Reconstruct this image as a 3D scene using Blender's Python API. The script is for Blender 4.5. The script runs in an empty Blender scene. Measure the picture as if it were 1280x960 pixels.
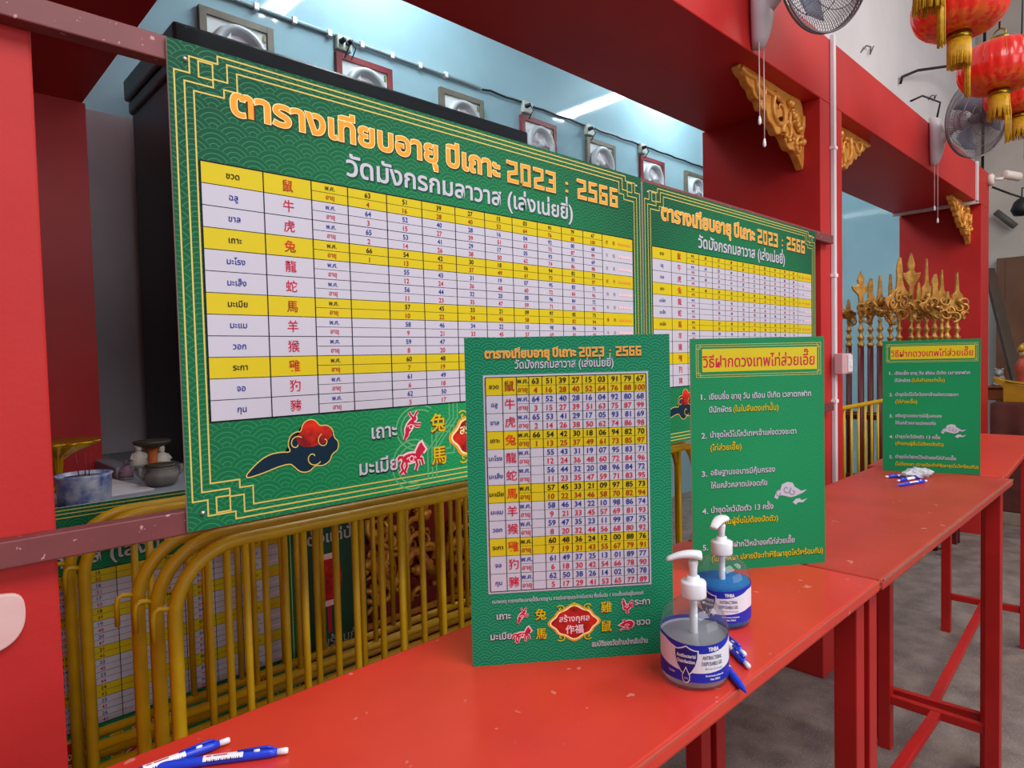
import bpy, bmesh, math, random
from mathutils import Vector, Matrix
random.seed(7)
sc = bpy.context.scene
COL = sc.collection
PI = math.pi
H = 1.428                      # height of the camera; x runs along the tables, y into the alcove

# ------------------------------------------------------------------ camera
FPX = 814.84
yaw, pit, rol = (math.radians(a) for a in (43.8846, -2.2326, -1.3773))
FW = Vector((math.sin(yaw)*math.cos(pit), math.cos(yaw)*math.cos(pit), math.sin(pit)))
r0 = FW.cross(Vector((0, 0, 1))).normalized(); u0 = r0.cross(FW)
RT = math.cos(rol)*r0 + math.sin(rol)*u0
UP = -math.sin(rol)*r0 + math.cos(rol)*u0
cd = bpy.data.cameras.new('camera'); cam = bpy.data.objects.new('camera', cd); COL.objects.link(cam)
cd.sensor_width = 36; cd.sensor_fit = 'HORIZONTAL'; cd.lens = FPX/1280*36; cd.clip_start = .02
cam.matrix_world = Matrix(((RT.x, UP.x, -FW.x, 0), (RT.y, UP.y, -FW.y, 0), (RT.z, UP.z, -FW.z, H), (0, 0, 0, 1)))
sc.camera = cam
sc.cycles.transparent_max_bounces = 32

def ray(px, py): return FW + RT*((px-640)/FPX) - UP*((py-480)/FPX)
def at_z(px, py, z): d = ray(px, py); return Vector((0, 0, H)) + d*((z-H)/d.z)
def at_y(px, py, y): d = ray(px, py); return Vector((0, 0, H)) + d*(y/d.y)
def at_x(px, py, x): d = ray(px, py); return Vector((0, 0, H)) + d*(x/d.x)

# ------------------------------------------------------------------ light, exposure
sc.view_settings.view_transform = 'Standard'; sc.view_settings.look = 'None'
sc.view_settings.exposure = 0.0; sc.view_settings.gamma = 1.0; sc.view_settings.use_curve_mapping = False
w = bpy.data.worlds.new('world'); sc.world = w; w.use_nodes = True
bg = w.node_tree.nodes['Background']
bg.inputs[0].default_value = (.98, .955, .95, 1); bg.inputs[1].default_value = 0.35

def area(name, loc, target, sx, sy, power, color):
    l = bpy.data.lights.new(name, 'AREA'); l.shape = 'RECTANGLE'; l.size = sx; l.size_y = sy
    l.energy = power; l.color = color
    o = bpy.data.objects.new(name, l); COL.objects.link(o); o.location = loc
    o.rotation_euler = (Vector(target)-Vector(loc)).to_track_quat('-Z', 'Y').to_euler()
    return o
area('hall_lamp', (0.6, -1.3, H+2.6), (0.9, 0.2, 1), 2.4, 1.6, 98, (.96, .97, 1))
area('hall_lamp', (4.6, -1.6, H+2.8), (4.4, 0.6, 1), 3.0, 1.6, 90, (1, .95, .88))
area('front_fill', (1.6, -4.4, H+0.9), (1.7, 1.0, 1.3), 4.2, 2.4, 100, (.95, .96, 1))  # unseen area light added behind the camera to brighten the front faces

# ------------------------------------------------------------------ materials
def lin(h):
    h = h.lstrip('#'); o = []
    for i in (0, 2, 4):
        c = int(h[i:i+2], 16)/255
        o.append(c/12.92 if c <= .04045 else ((c+.055)/1.055)**2.4)
    return (*o, 1)

class NT:
    def __init__(s, nt): s.nt = nt
    def node(s, t, **k):
        n = s.nt.nodes.new(t)
        for a, b in k.items(): setattr(n, a, b)
        return n
    def link(s, a, b): s.nt.links.new(a, b)
    def m(s, op, *a):
        n = s.node('ShaderNodeMath', operation=op)
        for i, v in enumerate(a):
            if isinstance(v, (int, float)): n.inputs[i].default_value = v
            else: s.link(v, n.inputs[i])
        return n.outputs[0]
    def mix(s, f, a, b):
        n = s.node('ShaderNodeMix', data_type='RGBA')
        for i, v in ((0, f), (6, a), (7, b)):
            if isinstance(v, (int, float, tuple)): n.inputs[i].default_value = v
            else: s.link(v, n.inputs[i])
        return n.outputs[2]
    def noise(s, scale, detail=3, co=None, rough=.55):
        n = s.node('ShaderNodeTexNoise'); n.inputs['Scale'].default_value = scale
        n.inputs['Detail'].default_value = detail; n.inputs['Roughness'].default_value = rough
        if co is not None: s.link(co, n.inputs['Vector'])
        return n.outputs[0]
    def obj(s): return s.node('ShaderNodeTexCoord').outputs['Object']
    def ramp(s, f, a, b):
        n = s.node('ShaderNodeMapRange', clamp=True)
        s.link(f, n.inputs[0]); n.inputs[1].default_value = a; n.inputs[2].default_value = b
        return n.outputs[0]

MATS = {}
def mat(name, hexc, rough=.5, metal=0., var=.12, vscale=14., bump=0., bscale=60., spec=.5, coat=0., alpha=1, trans=0., ior=1.45, hex2=None, emit=0., sheen=0.):
    if name in MATS: return MATS[name]
    m = bpy.data.materials.new(name); m.use_nodes = True; MATS[name] = m
    t = NT(m.node_tree); b = m.node_tree.nodes['Principled BSDF']
    c = lin(hexc)
    if hex2: c2 = lin(hex2)
    else: c2 = tuple(x*(1-var) for x in c[:3])+(1,)
    co = t.obj()
    t.link(t.mix(t.ramp(t.noise(vscale, 4, co), .35, .65), c, c2), b.inputs['Base Color'])
    b.inputs['Roughness'].default_value = rough; b.inputs['Metallic'].default_value = metal
    b.inputs['Specular IOR Level'].default_value = spec; b.inputs['Coat Weight'].default_value = coat
    b.inputs['IOR'].default_value = ior; b.inputs['Transmission Weight'].default_value = trans
    b.inputs['Alpha'].default_value = alpha
    if emit:
        b.inputs['Emission Color'].default_value = c; b.inputs['Emission Strength'].default_value = emit
    if bump:
        bn = t.node('ShaderNodeBump'); bn.inputs['Strength'].default_value = bump; bn.inputs['Distance'].default_value = .01
        t.link(t.noise(bscale, 4, co), bn.inputs['Height']); t.link(bn.outputs[0], b.inputs['Normal'])
    return m

def flecked(name, hexc, hex2, fleck, rough, fscale, thr, vscale=6., spec=.5, bump=.0):
    """painted or worn surface: two tones in large patches and small pale chips"""
    m = mat(name, hexc, rough, hex2=hex2, vscale=vscale, spec=spec, bump=bump)
    t = NT(m.node_tree); b = m.node_tree.nodes['Principled BSDF']
    src = b.inputs['Base Color'].links[0].from_socket
    f = t.ramp(t.noise(fscale, 2, t.obj(), .5), thr, thr+.03)
    t.link(t.mix(f, src, lin(fleck)), b.inputs['Base Color'])
    return m

def green_print(name, sc_w, cx, cz, rad, dark, bright, arc, amt=.24):
    """printed green board: overlapping wave-scale arcs over a printed centre glow"""
    if name in MATS: return MATS[name]
    m = bpy.data.materials.new(name); m.use_nodes = True; MATS[name] = m
    t = NT(m.node_tree); b = m.node_tree.nodes['Principled BSDF']
    sp = t.node('ShaderNodeSeparateXYZ'); t.link(t.obj(), sp.inputs[0])
    x, z = sp.outputs[0], sp.outputs[2]
    X = t.m('DIVIDE', x, sc_w/4); Y = t.m('DIVIDE', t.m('ADD', z, 10*sc_w), sc_w/4)
    j0 = t.m('FLOOR', Y)
    ds = []
    for k in (-1, 0, 1):
        j = t.m('ADD', j0, float(k))
        par = t.m('MULTIPLY', t.m('MODULO', j, 2.), .5)
        q = t.m('SUBTRACT', t.m('DIVIDE', X, 4.), par)
        dx = t.m('MULTIPLY', t.m('SUBTRACT', q, t.m('ROUND', q)), 4.)
        dy = t.m('SUBTRACT', Y, j)
        ds.append(t.m('SQRT', t.m('ADD', t.m('MULTIPLY', dx, dx), t.m('MULTIPLY', dy, dy))))
    def pick(a, bb):
        c = t.m('LESS_THAN', a, 2.)
        return t.m('ADD', t.m('MULTIPLY', a, c), t.m('MULTIPLY', bb, t.m('SUBTRACT', 1., c)))
    d = pick(ds[0], pick(ds[1], ds[2]))
    fr = t.m('ABSOLUTE', t.m('SUBTRACT', t.m('FRACT', t.m('MULTIPLY', d, 2.)), .5))
    line = t.m('GREATER_THAN', fr, .40)
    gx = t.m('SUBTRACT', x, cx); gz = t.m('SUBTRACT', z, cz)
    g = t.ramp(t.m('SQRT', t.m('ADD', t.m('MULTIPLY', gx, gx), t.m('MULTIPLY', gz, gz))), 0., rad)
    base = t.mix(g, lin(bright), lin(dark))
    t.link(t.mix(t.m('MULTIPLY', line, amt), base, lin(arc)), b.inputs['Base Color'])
    b.inputs['Roughness'].default_value = .5; b.inputs['Specular IOR Level'].default_value = .15
    return m

# ------------------------------------------------------------------ mesh helpers
class MB:
    def __init__(s): s.v = []; s.f = []; s.m = []; s.s = []
    def add(s, v, f, mi=0, smooth=False):
        n = len(s.v); s.v += [tuple(p) for p in v]
        for q in f: s.f.append(tuple(i+n for i in q)); s.m.append(mi); s.s.append(smooth)
        return s
    def box(s, a, b, mi=0):
        x0, y0, z0 = a; x1, y1, z1 = b
        v = [(x0,y0,z0),(x1,y0,z0),(x1,y1,z0),(x0,y1,z0),(x0,y0,z1),(x1,y0,z1),(x1,y1,z1),(x0,y1,z1)]
        return s.add(v, [(0,3,2,1),(4,5,6,7),(0,1,5,4),(1,2,6,5),(2,3,7,6),(3,0,4,7)], mi)
    def tube(s, pts, r, n=8, mi=0, cap=True, closed=False, flat=1.):
        P = [Vector(p) for p in pts]; rs = r if isinstance(r, (list, tuple)) else [r]*len(P)
        N = len(P); v = []; f = []
        t0 = (P[1]-P[0]).normalized()
        ref = Vector((0,0,1)) if abs(t0.z) < .9 else Vector((1,0,0))
        u = ref.cross(t0).normalized()
        for i, p in enumerate(P):
            if closed: t = (P[(i+1) % N]-P[i-1])
            else: t = P[min(i+1, N-1)]-P[max(i-1, 0)]
            t.normalize()
            u = (u-t*u.dot(t)).normalized(); w_ = t.cross(u)
            for k in range(n):
                a = 2*PI*k/n
                v.append(p+u*(math.cos(a)*rs[i])+w_*(math.sin(a)*rs[i]*flat))
        for i in range(N if closed else N-1):
            i2 = (i+1) % N
            for k in range(n):
                k2 = (k+1) % n
                f.append((i*n+k, i*n+k2, i2*n+k2, i2*n+k))
        s.add(v, f, mi, n > 4)
        if cap and not closed:
            s.f.append(tuple(len(s.v)-N*n+k for k in reversed(range(n)))); s.m.append(mi); s.s.append(False)
            s.f.append(tuple(len(s.v)-n+k for k in range(n))); s.m.append(mi); s.s.append(False)
        return s
    def lathe(s, prof, n=24, c=(0,0,0), mi=0, flute=0, amp=0., axis='z', smooth=True):
        v = []; f = []; c = Vector(c)
        for r, z in prof:
            for k in range(n):
                a = 2*PI*k/n
                rr = r*(1+amp*(abs(math.cos(a*flute/2))-.5)) if flute else r
                p = Vector((rr*math.cos(a), rr*math.sin(a), z))
                if axis == 'y': p = Vector((p.x, p.z, p.y))
                if axis == 'x': p = Vector((p.z, p.x, p.y))
                v.append(p+c)
        for i in range(len(prof)-1):
            for k in range(n):
                k2 = (k+1) % n
                f.append((i*n+k, i*n+k2, (i+1)*n+k2, (i+1)*n+k))
        if prof[0][0] > 1e-6: f.append(tuple(reversed(range(n))))
        if prof[-1][0] > 1e-6: f.append(tuple((len(prof)-1)*n+k for k in range(n)))
        return s.add(v, f, mi, smooth)
    def ball(s, c, r, mi=0, n=10, sq=(1,1,1)):
        prof = [(max(1e-7, r*math.sin(PI*i/n)), -r*math.cos(PI*i/n)) for i in range(n+1)]
        t = MB(); t.lathe(prof, n*2)
        return s.add([(c[0]+p[0]*sq[0], c[1]+p[1]*sq[1], c[2]+p[2]*sq[2]) for p in t.v], t.f, mi, True)
    def prism(s, poly, y0, y1, mi=0):
        """outline in the x-z plane, thickness along y"""
        n = len(poly)
        a = sum(poly[i][0]*poly[(i+1) % n][1]-poly[(i+1) % n][0]*poly[i][1] for i in range(n))
        if a < 0: poly = poly[::-1]
        v = [(x, y0, z) for x, z in poly]+[(x, y1, z) for x, z in poly]
        f = [tuple(range(n)), tuple(reversed(range(n, 2*n)))]
        f += [((i+1) % n, i, n+i, n+(i+1) % n) for i in range(n)]
        return s.add(v, f, mi)
    def xf(s, M):
        s.v = [tuple(M @ Vector(p)) for p in s.v]; return s
    def build(s, name, mats, parent=None, loc=None, rotz=0, bevel=0, fix=True, subsurf=0):
        me = bpy.data.meshes.new(name); me.from_pydata(s.v, [], s.f)
        if not isinstance(mats, (list, tuple)): mats = [mats]
        for m in mats: me.materials.append(m)
        me.polygons.foreach_set('material_index', s.m); me.polygons.foreach_set('use_smooth', s.s)
        if fix:
            b = bmesh.new(); b.from_mesh(me); bmesh.ops.remove_doubles(b, verts=b.verts, dist=1e-6)
            bmesh.ops.recalc_face_normals(b, faces=b.faces); b.to_mesh(me); b.free()
        me.update()
        o = bpy.data.objects.new(name, me); COL.objects.link(o)
        if parent: o.parent = parent
        if loc: o.location = loc
        if rotz: o.rotation_euler.z = rotz
        if bevel:
            bv = o.modifiers.new('bevel', 'BEVEL'); bv.width = bevel; bv.segments = 2; bv.limit_method = 'ANGLE'
        if subsurf:
            ss = o.modifiers.new('smooth', 'SUBSURF'); ss.levels = ss.render_levels = subsurf
        return o

def smooth_loop(pts, it=2):
    for _ in range(it):
        q = []
        for i in range(len(pts)):
            a, b = pts[i], pts[(i+1) % len(pts)]
            q += [(a[0]*.75+b[0]*.25, a[1]*.75+b[1]*.25), (a[0]*.25+b[0]*.75, a[1]*.25+b[1]*.75)]
        pts = q
    return pts
def tag(o, label, cat, group=None):
    o['label'] = label; o['category'] = cat
    if group: o['group'] = group
    return o
def thing(name, label, cat, loc=(0,0,0), rotz=0, group=None):
    o = bpy.data.objects.new(name, None); COL.objects.link(o); o.empty_display_size = .05
    o.location = loc; o.rotation_euler.z = rotz
    return tag(o, label, cat, group)
def dup(root, loc, rotz=None, label=None, group=None):
    r = root.copy(); COL.objects.link(r); r.location = loc
    if rotz is not None: r.rotation_euler.z = rotz
    if label: r['label'] = label
    if group: r['group'] = group
    for ch in list(root.children):
        c = ch.copy(); COL.objects.link(c); c.parent = r
        for g in list(ch.children):
            d = g.copy(); COL.objects.link(d); d.parent = c
    return r
def struct(o): o['kind'] = 'structure'; return o
def wpt(*p): return (p[0], p[1], p[2]+H)

# ------------------------------------------------------------------ lettering
GL = {}
def raw_text(s, bold=0., key=None):
    k = (s, bold)
    if k in GL: return GL[k]
    cu = bpy.data.curves.new('t', 'FONT'); cu.body = s; cu.size = 1.; cu.offset = bold
    cu.resolution_u = 3; cu.fill_mode = 'FRONT'
    o = bpy.data.objects.new('t', cu); COL.objects.link(o)
    dg = bpy.context.evaluated_depsgraph_get(); dg.update()
    me = o.evaluated_get(dg).to_mesh()
    v = [(p.co.x, p.co.y) for p in me.vertices]; f = [tuple(p.vertices) for p in me.polygons]
    bpy.data.objects.remove(o); bpy.data.curves.remove(cu)
    # label the islands so that overlapping ones can be printed a hair apart
    par = list(range(len(v)))
    def fd(a):
        while par[a] != a: par[a] = par[par[a]]; a = par[a]
        return a
    for q in f:
        for i in q[1:]: par[fd(i)] = fd(q[0])
    ids = {}; isl = [ids.setdefault(fd(i), len(ids)) for i in range(len(v))]
    GL[k] = (v, f, isl); return GL[k]
def xmax(s, b): return max(p[0] for p in raw_text(s, b)[0])
UPV = 'ิีึืั็'; TONE = '่้๊๋์'
def text_geo(s, bold=0.):
    """unit-size lettering; tone marks that sit above another mark are lifted clear of it"""
    k = ('geo', s, bold)
    if k in GL: return GL[k]
    base = ''; marks = []
    for ch in s:
        if ch in TONE and base and base[-1] in UPV: marks.append((base, ch))
        else: base += ch
    v, f, isl = (list(a) for a in raw_text(base, bold))
    for pre, ch in marks:
        adv = xmax(pre+'l', bold)-xmax('l', bold)
        v2, f2, i2 = raw_text(ch, bold); n = len(v); m = max(isl)+1
        v += [(x+adv, y+.20) for x, y in v2]; f += [tuple(i+n for i in q) for q in f2]; isl += [i+m for i in i2]
    GL[k] = (v, f, isl); return GL[k]

class Sheet(MB):
    """flat printing in a board's own x-z plane, facing -y; layer k lies k*0.25 mm in front of it"""
    def put(s, v, f, layer, mi, isl=None):
        e = .00025; s.q = getattr(s, 'q', 0)+1; layer += (s.q % 9)*.07
        if isl: vv = [(x, -layer*e-(isl[i] % 4)*.00004, z) for i, (x, z) in enumerate(v)]
        else: vv = [(x, -layer*e, z) for x, z in v]
        return s.add(vv, f, mi)
    def rect(s, x0, z0, x1, z1, layer, mi): return s.put([(x0,z0),(x1,z0),(x1,z1),(x0,z1)], [(0,1,2,3)], layer, mi)
    def poly(s, pts, layer, mi):
        n = len(pts)
        a = sum(pts[i][0]*pts[(i+1) % n][1]-pts[(i+1) % n][0]*pts[i][1] for i in range(n))
        if a < 0: pts = pts[::-1]
        b = bmesh.new(); vs = [b.verts.new((x, z, 0)) for x, z in pts]; b.faces.new(vs)
        bmesh.ops.triangulate(b, faces=b.faces[:]); b.verts.index_update()
        vv = [(p.co.x, p.co.y) for p in b.verts]; ff = [tuple(q.index for q in fa.verts) for fa in b.faces]; b.free()
        return s.put(vv, ff, layer, mi)
    def line(s, pts, wd, layer, mi, closed=False):
        P = [Vector(p) for p in pts]; n = len(P); L = []; R = []
        for i in range(n):
            a = P[i-1] if (i or closed) else None; c = P[(i+1) % n] if (i < n-1 or closed) else None
            d1 = (P[i]-a).normalized() if a is not None else (c-P[i]).normalized()
            d2 = (c-P[i]).normalized() if c is not None else d1
            nn = Vector((-(d1+d2).y, (d1+d2).x))
            if nn.length < 1e-4: nn = Vector((-d1.y, d1.x))
            nn.normalize(); k = wd/2/max(.5, nn.dot(Vector((-d1.y, d1.x))))
            L.append(P[i]+nn*k); R.append(P[i]-nn*k)
        v = [tuple(p) for p in R]+[tuple(p) for p in L]
        f = [(i, (i+1) % n, n+(i+1) % n, n+i) for i in range(n if closed else n-1)]
        return s.put(v, f, layer, mi)
    def text(s, st, x, z, h, layer, mi, align='c', bold=0., width=None, dx=0, dz=0):
        """h is the em size; x, z is the middle (or left / right) of the writing at baseline height z"""
        v, f, isl = text_geo(st, bold)
        x0 = min(p[0] for p in v); x1 = max(p[0] for p in v)
        sx = h if width is None else width/(x1-x0)
        ox = {'c': x-sx*(x0+x1)/2, 'l': x-sx*x0, 'r': x-sx*x1}[align]
        return s.put([(ox+p[0]*sx+dx, z+p[1]*h+dz) for p in v], f, layer, mi, isl)
    def done(s, name, mats, parent, **k): return s.build(name, mats, parent, fix=False, **k)

# ------------------------------------------------------------------ the setting
red_paint = mat('red_wall_paint', '#b32322', .5, spec=.3, hex2='#bb2927', vscale=3., bump=.04, bscale=90)
teal = mat('teal_wall_paint', '#9abfca', .06, hex2='#92b7c3', vscale=2., spec=.6)
white_plaster = mat('white_plaster', '#d8d3d7', .8, hex2='#ccc8cb', vscale=1.4, bump=.05, bscale=30)
grey_wall = mat('grey_wall', '#c8bfb7', .7, hex2='#b9b0a9', vscale=1.6)
concrete = flecked('concrete_floor', '#84766f', '#625755', '#9a8c82', .6, 150., .62, 8.)
dark_red = mat('dark_red_paint', '#b81c20', .45, hex2='#a9181c', vscale=3.)

def slab(name, a, b, m, bevel=0, label=None):
    o = MB().box(wpt(*a), wpt(*b)).build(name, m, bevel=bevel); return struct(o)
slab('floor', (-4, -5, -H-.05), (9, 4, -H), concrete)
slab('wall_back', (-1.5, 3.6, -H), (8.0, 3.7, 2.75), teal)
slab('wall_back_shade_slab', (-.4, 3.592, -.41), (.95, 3.6, 1.215), mat('wall_shade_grey', '#b9b2b6', .6, hex2='#aca5a9', vscale=2.))  # thin grey slab, paints in the shaded tone of the lower back wall
slab('wall_end', (8.0, 1.70, -H), (8.1, 3.7, 2.75), teal)
slab('ceiling', (-1.5, 1.70, 2.70), (8.0, 3.6, 2.75), white_plaster)
slab('wall_upper', (-4, 1.63, 1.342), (8.6, 1.70, 4.6), white_plaster)
slab('wall_right', (8.6, -5, -H), (8.7, 1.70, 4.6), grey_wall)
# red colonnade: three piers and the beam they carry, one painted mass each
slab('trim_1', (-.55, 1.09, -H), (.163, 1.64, 1.066), red_paint, .004)
slab('trim_2', (2.888, 1.09, -H), (3.135, 1.64, 1.066), red_paint, .004)
slab('trim_3', (5.965, 1.09, -H), (6.22, 1.64, 1.066), red_paint, .004)
slab('trim_4', (-2.5, 1.09, 1.066), (6.22, 1.63, 1.342), red_paint, .004)
slab('trim_5', (-.4, 1.64, 1.066), (.62, 3.6, 1.36), dark_red)
slab('trim_6', (-.4, 3.09, -H), (.63, 3.55, 1.066), dark_red)
slab('wall_left', (-1.5, 1.64, -H), (-.4, 3.6, 2.7), dark_red)

# ------------------------------------------------------------------ red tables
table_red = flecked('table_red_paint', '#d63a28', '#c93122', '#d87468', .28, 40., .70, 5., spec=.75)
leg_red = mat('table_leg_red', '#b01a18', .4, hex2='#a51614', vscale=8)
edge_metal = mat('worn_table_edge', '#c94a3c', .4, hex2='#b8503f', vscale=40)
TT = 1.008
def make_table():
    t = thing('writing_table', '', 'table')
    L, D, T = 1.272, .405, .022
    MB().box((0, 0, TT-T), (L, D, TT)).build('tabletop', table_red, t, bevel=.006)
    MB().box((.004, -.0008, TT-.004), (L-.004, .0016, TT+.0003)).build('edge_strip', edge_metal, t, bevel=.0005)
    for x in (.028, L-.028):
        for y in (.045, D-.045):
            MB().box((x-.02, y-.02, .0), (x+.02, y+.02, TT-T)).build('leg', leg_red, t, bevel=.002)
        MB().box((x-.012, .065, .165), (x+.012, D-.065, .195)).build('end_rail', leg_red, t, bevel=.002)
        MB().box((x-.015, .065, TT-T-.03), (x+.015, D-.065, TT-T)).build('top_rail', leg_red, t, bevel=.002)
    MB().box((.04, D/2-.015, .167), (L-.04, D/2+.015, .193)).build('stretcher', leg_red, t, bevel=.002)
    return t
tb = make_table(); tb.location = (.02, .386, 0)
tb['label'] = 'glossy red writing table nearest the viewer, carrying the age chart and both gel bottles'
t2 = dup(tb, (1.296, .383, 0), 0, 'dull red writing table in the middle of the row, joined past the white instructions board')
dull_red = flecked('table_worn_red_paint', '#b83a2c', '#a83226', '#c98274', .42, 55., .71, 5., spec=.6)
for ch in t2.children:
    if ch.name.startswith('tabletop'): ch.data = ch.data.copy(); ch.data.materials[0] = dull_red
    if ch.name.startswith('edge_strip'): ch.data = ch.data.copy(); ch.data.materials[0] = mat('table_worn_edge', '#a5604f', .45, hex2='#8a5a4c', vscale=30)
t3 = dup(tb, (2.590, .408, 0), math.radians(3.2), 'farthest red writing table, set slightly askew beyond the second instructions board')

# ------------------------------------------------------------------ printed boards
M_white = mat('print_white', '#c3becb', .4, spec=.15, var=.02); M_black = mat('print_black', '#15151f', .5, spec=.15, var=.02)
M_yellow = mat('print_yellow', '#d2bb1f', .4, spec=.15, var=.03); M_blue = mat('print_blue', '#27358f', .5, spec=.15, var=.02)
M_crim = mat('print_crimson', '#c4203f', .5, spec=.15, var=.02); M_brown = mat('print_brown', '#a33a12', .5, spec=.15, var=.02)
M_gold = mat('print_gold', '#d9bd62', .4, spec=.15, var=.05); M_orange = mat('print_orange', '#eb9c34', .4, spec=.15, var=.04, vscale=60)
M_rim = mat('print_rust', '#5e2310', .5, spec=.15, var=.05); M_cream = mat('print_cream', '#fbe3a0', .4, spec=.15, var=.02)
M_navy = mat('print_navy', '#122a3c', .5, spec=.15, var=.05); M_fire = mat('print_red', '#e0301f', .4, spec=.15, hex2='#7a1d20', vscale=30)
M_pale = mat('print_pale_green', '#5fae72', .4, spec=.15, var=.04); M_pink = mat('print_pink', '#f3c8cc', .5, spec=.15, var=.02)
M_dgreen = mat('print_deep_green', '#0c4b34', .5, spec=.15, var=.03); M_grey = mat('print_grey', '#8e8a96', .5, spec=.15, var=.05)
PR = [M_white, M_black, M_yellow, M_blue, M_crim, M_brown, M_gold, M_orange, M_rim, M_cream, M_navy, M_fire, M_pale, M_pink, M_dgreen, M_grey]
WH, BK, YE, BL, CR, BR, GO, OR, RI, CM, NV, FI, PG, PK, DG, GY = range(16)
board_edge = mat('board_edge_white', '#cfd0cc', .5, var=.05)
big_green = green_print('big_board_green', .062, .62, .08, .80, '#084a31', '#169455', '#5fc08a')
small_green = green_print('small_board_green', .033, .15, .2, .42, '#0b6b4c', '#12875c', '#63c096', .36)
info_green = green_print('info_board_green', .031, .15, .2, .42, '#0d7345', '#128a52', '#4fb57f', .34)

THAI = ['ชวด', 'ฉลู', 'ขาล', 'เถาะ', 'มะโรง', 'มะเส็ง', 'มะเมีย', 'มะแม', 'วอก', 'ระกา', 'จอ', 'กุน']
HAN = '鼠牛虎兔龍蛇馬羊猴雞狗豬'
def panel(par, w_, h_, th, m):
    mb = MB().box((0, 0, 0), (w_, th, h_), 1)
    mb.m[2] = 0
    return mb.build('panel', [m, board_edge], par)

def calendar(par, cols, v0, v1, extra, num_h, lw, bolder, frame):
    s = Sheet(); rows = 24; rh = (v1-v0)/rows
    x0, x1 = cols[0], cols[-1]
    if frame: s.rect(x0-frame, v0-frame, x1+frame, v1+frame, 1, GY); s.rect(x0-frame*.8, v0-frame*.8, x1+frame*.8, v1+frame*.8, 2, WH)
    for i in range(12):
        t = v1-2*i*rh
        s.rect(x0, t-2*rh, x1, t, 3, YE if i in (0, 3, 6, 9) else WH)
    for k, x in enumerate(cols):
        wd = lw*(2.2 if k in (0, len(cols)-1) else 1.6)
        if k < len(cols)-(1 if extra else 0) or k == len(cols)-1: s.rect(x-wd/2, v0, x+wd/2, v1, 5, BK)
        else: s.rect(x-wd/2, v0, x+wd/2, v1, 5, BK)
    for r in range(rows+1):
        z = v1-r*rh; full = r % 2 == 0; wd = lw*(2 if r in (0, 24) else (1 if full else .7))
        s.rect(x0 if full else cols[2], z-wd/2, x1 if (full or not extra) else cols[-2], z+wd/2, 4, BK)
    for i in range(12):
        t = v1-2*i*rh; y = i in (0, 3, 6, 9)
        s.text(THAI[i], (cols[0]+cols[1])/2, t-rh*1.25, rh*(.68 if frame else .80), 6, BK if y else BL, bold=bolder)
        s.text(HAN[i], (cols[1]+cols[2])/2, t-rh*1.45, rh*1.25, 6, FI if y else CR, bold=bolder*.6)
        s.text('พ.ศ.', (cols[2]+cols[3])/2, t-rh*.72, num_h*rh*.85, 6, BK if y else BL, bold=bolder)
        s.text('อายุ', (cols[2]+cols[3])/2, t-rh*1.66, num_h*rh*.85, 6, BR if y else CR, bold=bolder)
        for k in range(9):
            yr = (63+i) if k == 0 else (51+i-12*(k-1)) % 100
            ag = (4-i) if k == 0 else 4+12*k-i
            if ag < 1: continue
            cx = (cols[3+k]+cols[4+k])/2
            s.text('%02d' % yr, cx, t-rh*.80, num_h*rh, 6, BK if y else BL, bold=bolder)
            s.text(str(ag), cx, t-rh*1.80, num_h*rh, 6, BR if y else CR, bold=bolder)
        if extra:
            a, b = cols[-2], cols[-1]
            s.text(HAN[(i*5+2) % 12], a+(b-a)*.14, t-rh*1.35, rh*.62, 6, BR if y else GY)
            s.text(HAN[(i*7+4) % 12], a+(b-a)*.36, t-rh*1.35, rh*.62, 6, BR if y else GY)
            for q in range(6): s.rect(a+(b-a)*(.5+.075*q), t-rh*1.3, a+(b-a)*(.56+.075*q), t-rh*.95, 6, OR if y else PK)
    return s.done('calendar_table', PR, par)

SEG = {'2': [[(0, .9), (0, 1), (.62, 1), (.62, .52), (.06, .40), (.06, 0), (.68, 0), (.68, .12)]], '0': [[(.04, 0), (.04, 1), (.60, 1), (.60, 0), (.04, 0)]], '3': [[(0, .9), (0, 1), (.62, 1), (.62, 0), (0, 0), (0, .12)], [(.14, .52), (.62, .52)]],
       '5': [[(.64, .94), (.64, 1), (.06, 1), (.06, .54), (.62, .54), (.62, 0), (0, 0), (0, .12)]], '6': [[(.62, .9), (.62, 1), (.04, 1), (.04, 0), (.62, 0), (.62, .52), (.04, .52)]], ':': [[(.1, .10), (.1, .26)], [(.1, .56), (.1, .72)]]}
def title(par, parts, x, z, h, wd, name='title_lettering'):
    """gold lettering with rust rim; parts are (writing, left, right) as fractions of the width wd"""
    xl = x-wd/2; ch = .66*h
    for st, f0, f1 in parts:
        s = Sheet()
        a, w_ = xl+f0*wd, (f1-f0)*wd
        if st[0] in SEG:
            for layer, mi, lw, dx, dz in ((1, DG, .42, .05, -.07), (2, RI, .42, .015, -.025), (3, CM, .38, 0, 0), (4, OR, .28, 0, 0)):
                for k, c in enumerate(st):
                    cw = w_/len(st)
                    for L in SEG[c]: s.line([(a+cw*k+cw*.10+px*cw*.98+dx*h*.5, z+pz*ch+dz*h) for px, pz in L], lw*ch*.62, layer, mi)
            s.done(name, PR, par); continue
        v, f, isl = text_geo(st, .045); x0 = min(p[0] for p in v); x1 = max(p[0] for p in v); sx = w_/(x1-x0)
        for layer, mi, bold, ddx, ddz in ((1, DG, .055, .035, -.05), (2, RI, .055, .012, -.018), (3, CM, .048, 0, 0), (4, OR, .024, 0, 0)):
            v, f, isl = text_geo(st, bold)
            s.put([((p[0]-x0)*sx+a+ddx*h, z+p[1]*h+ddz*h) for p in v], f, layer, mi, isl)
        s.done(name, PR, par)
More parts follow.
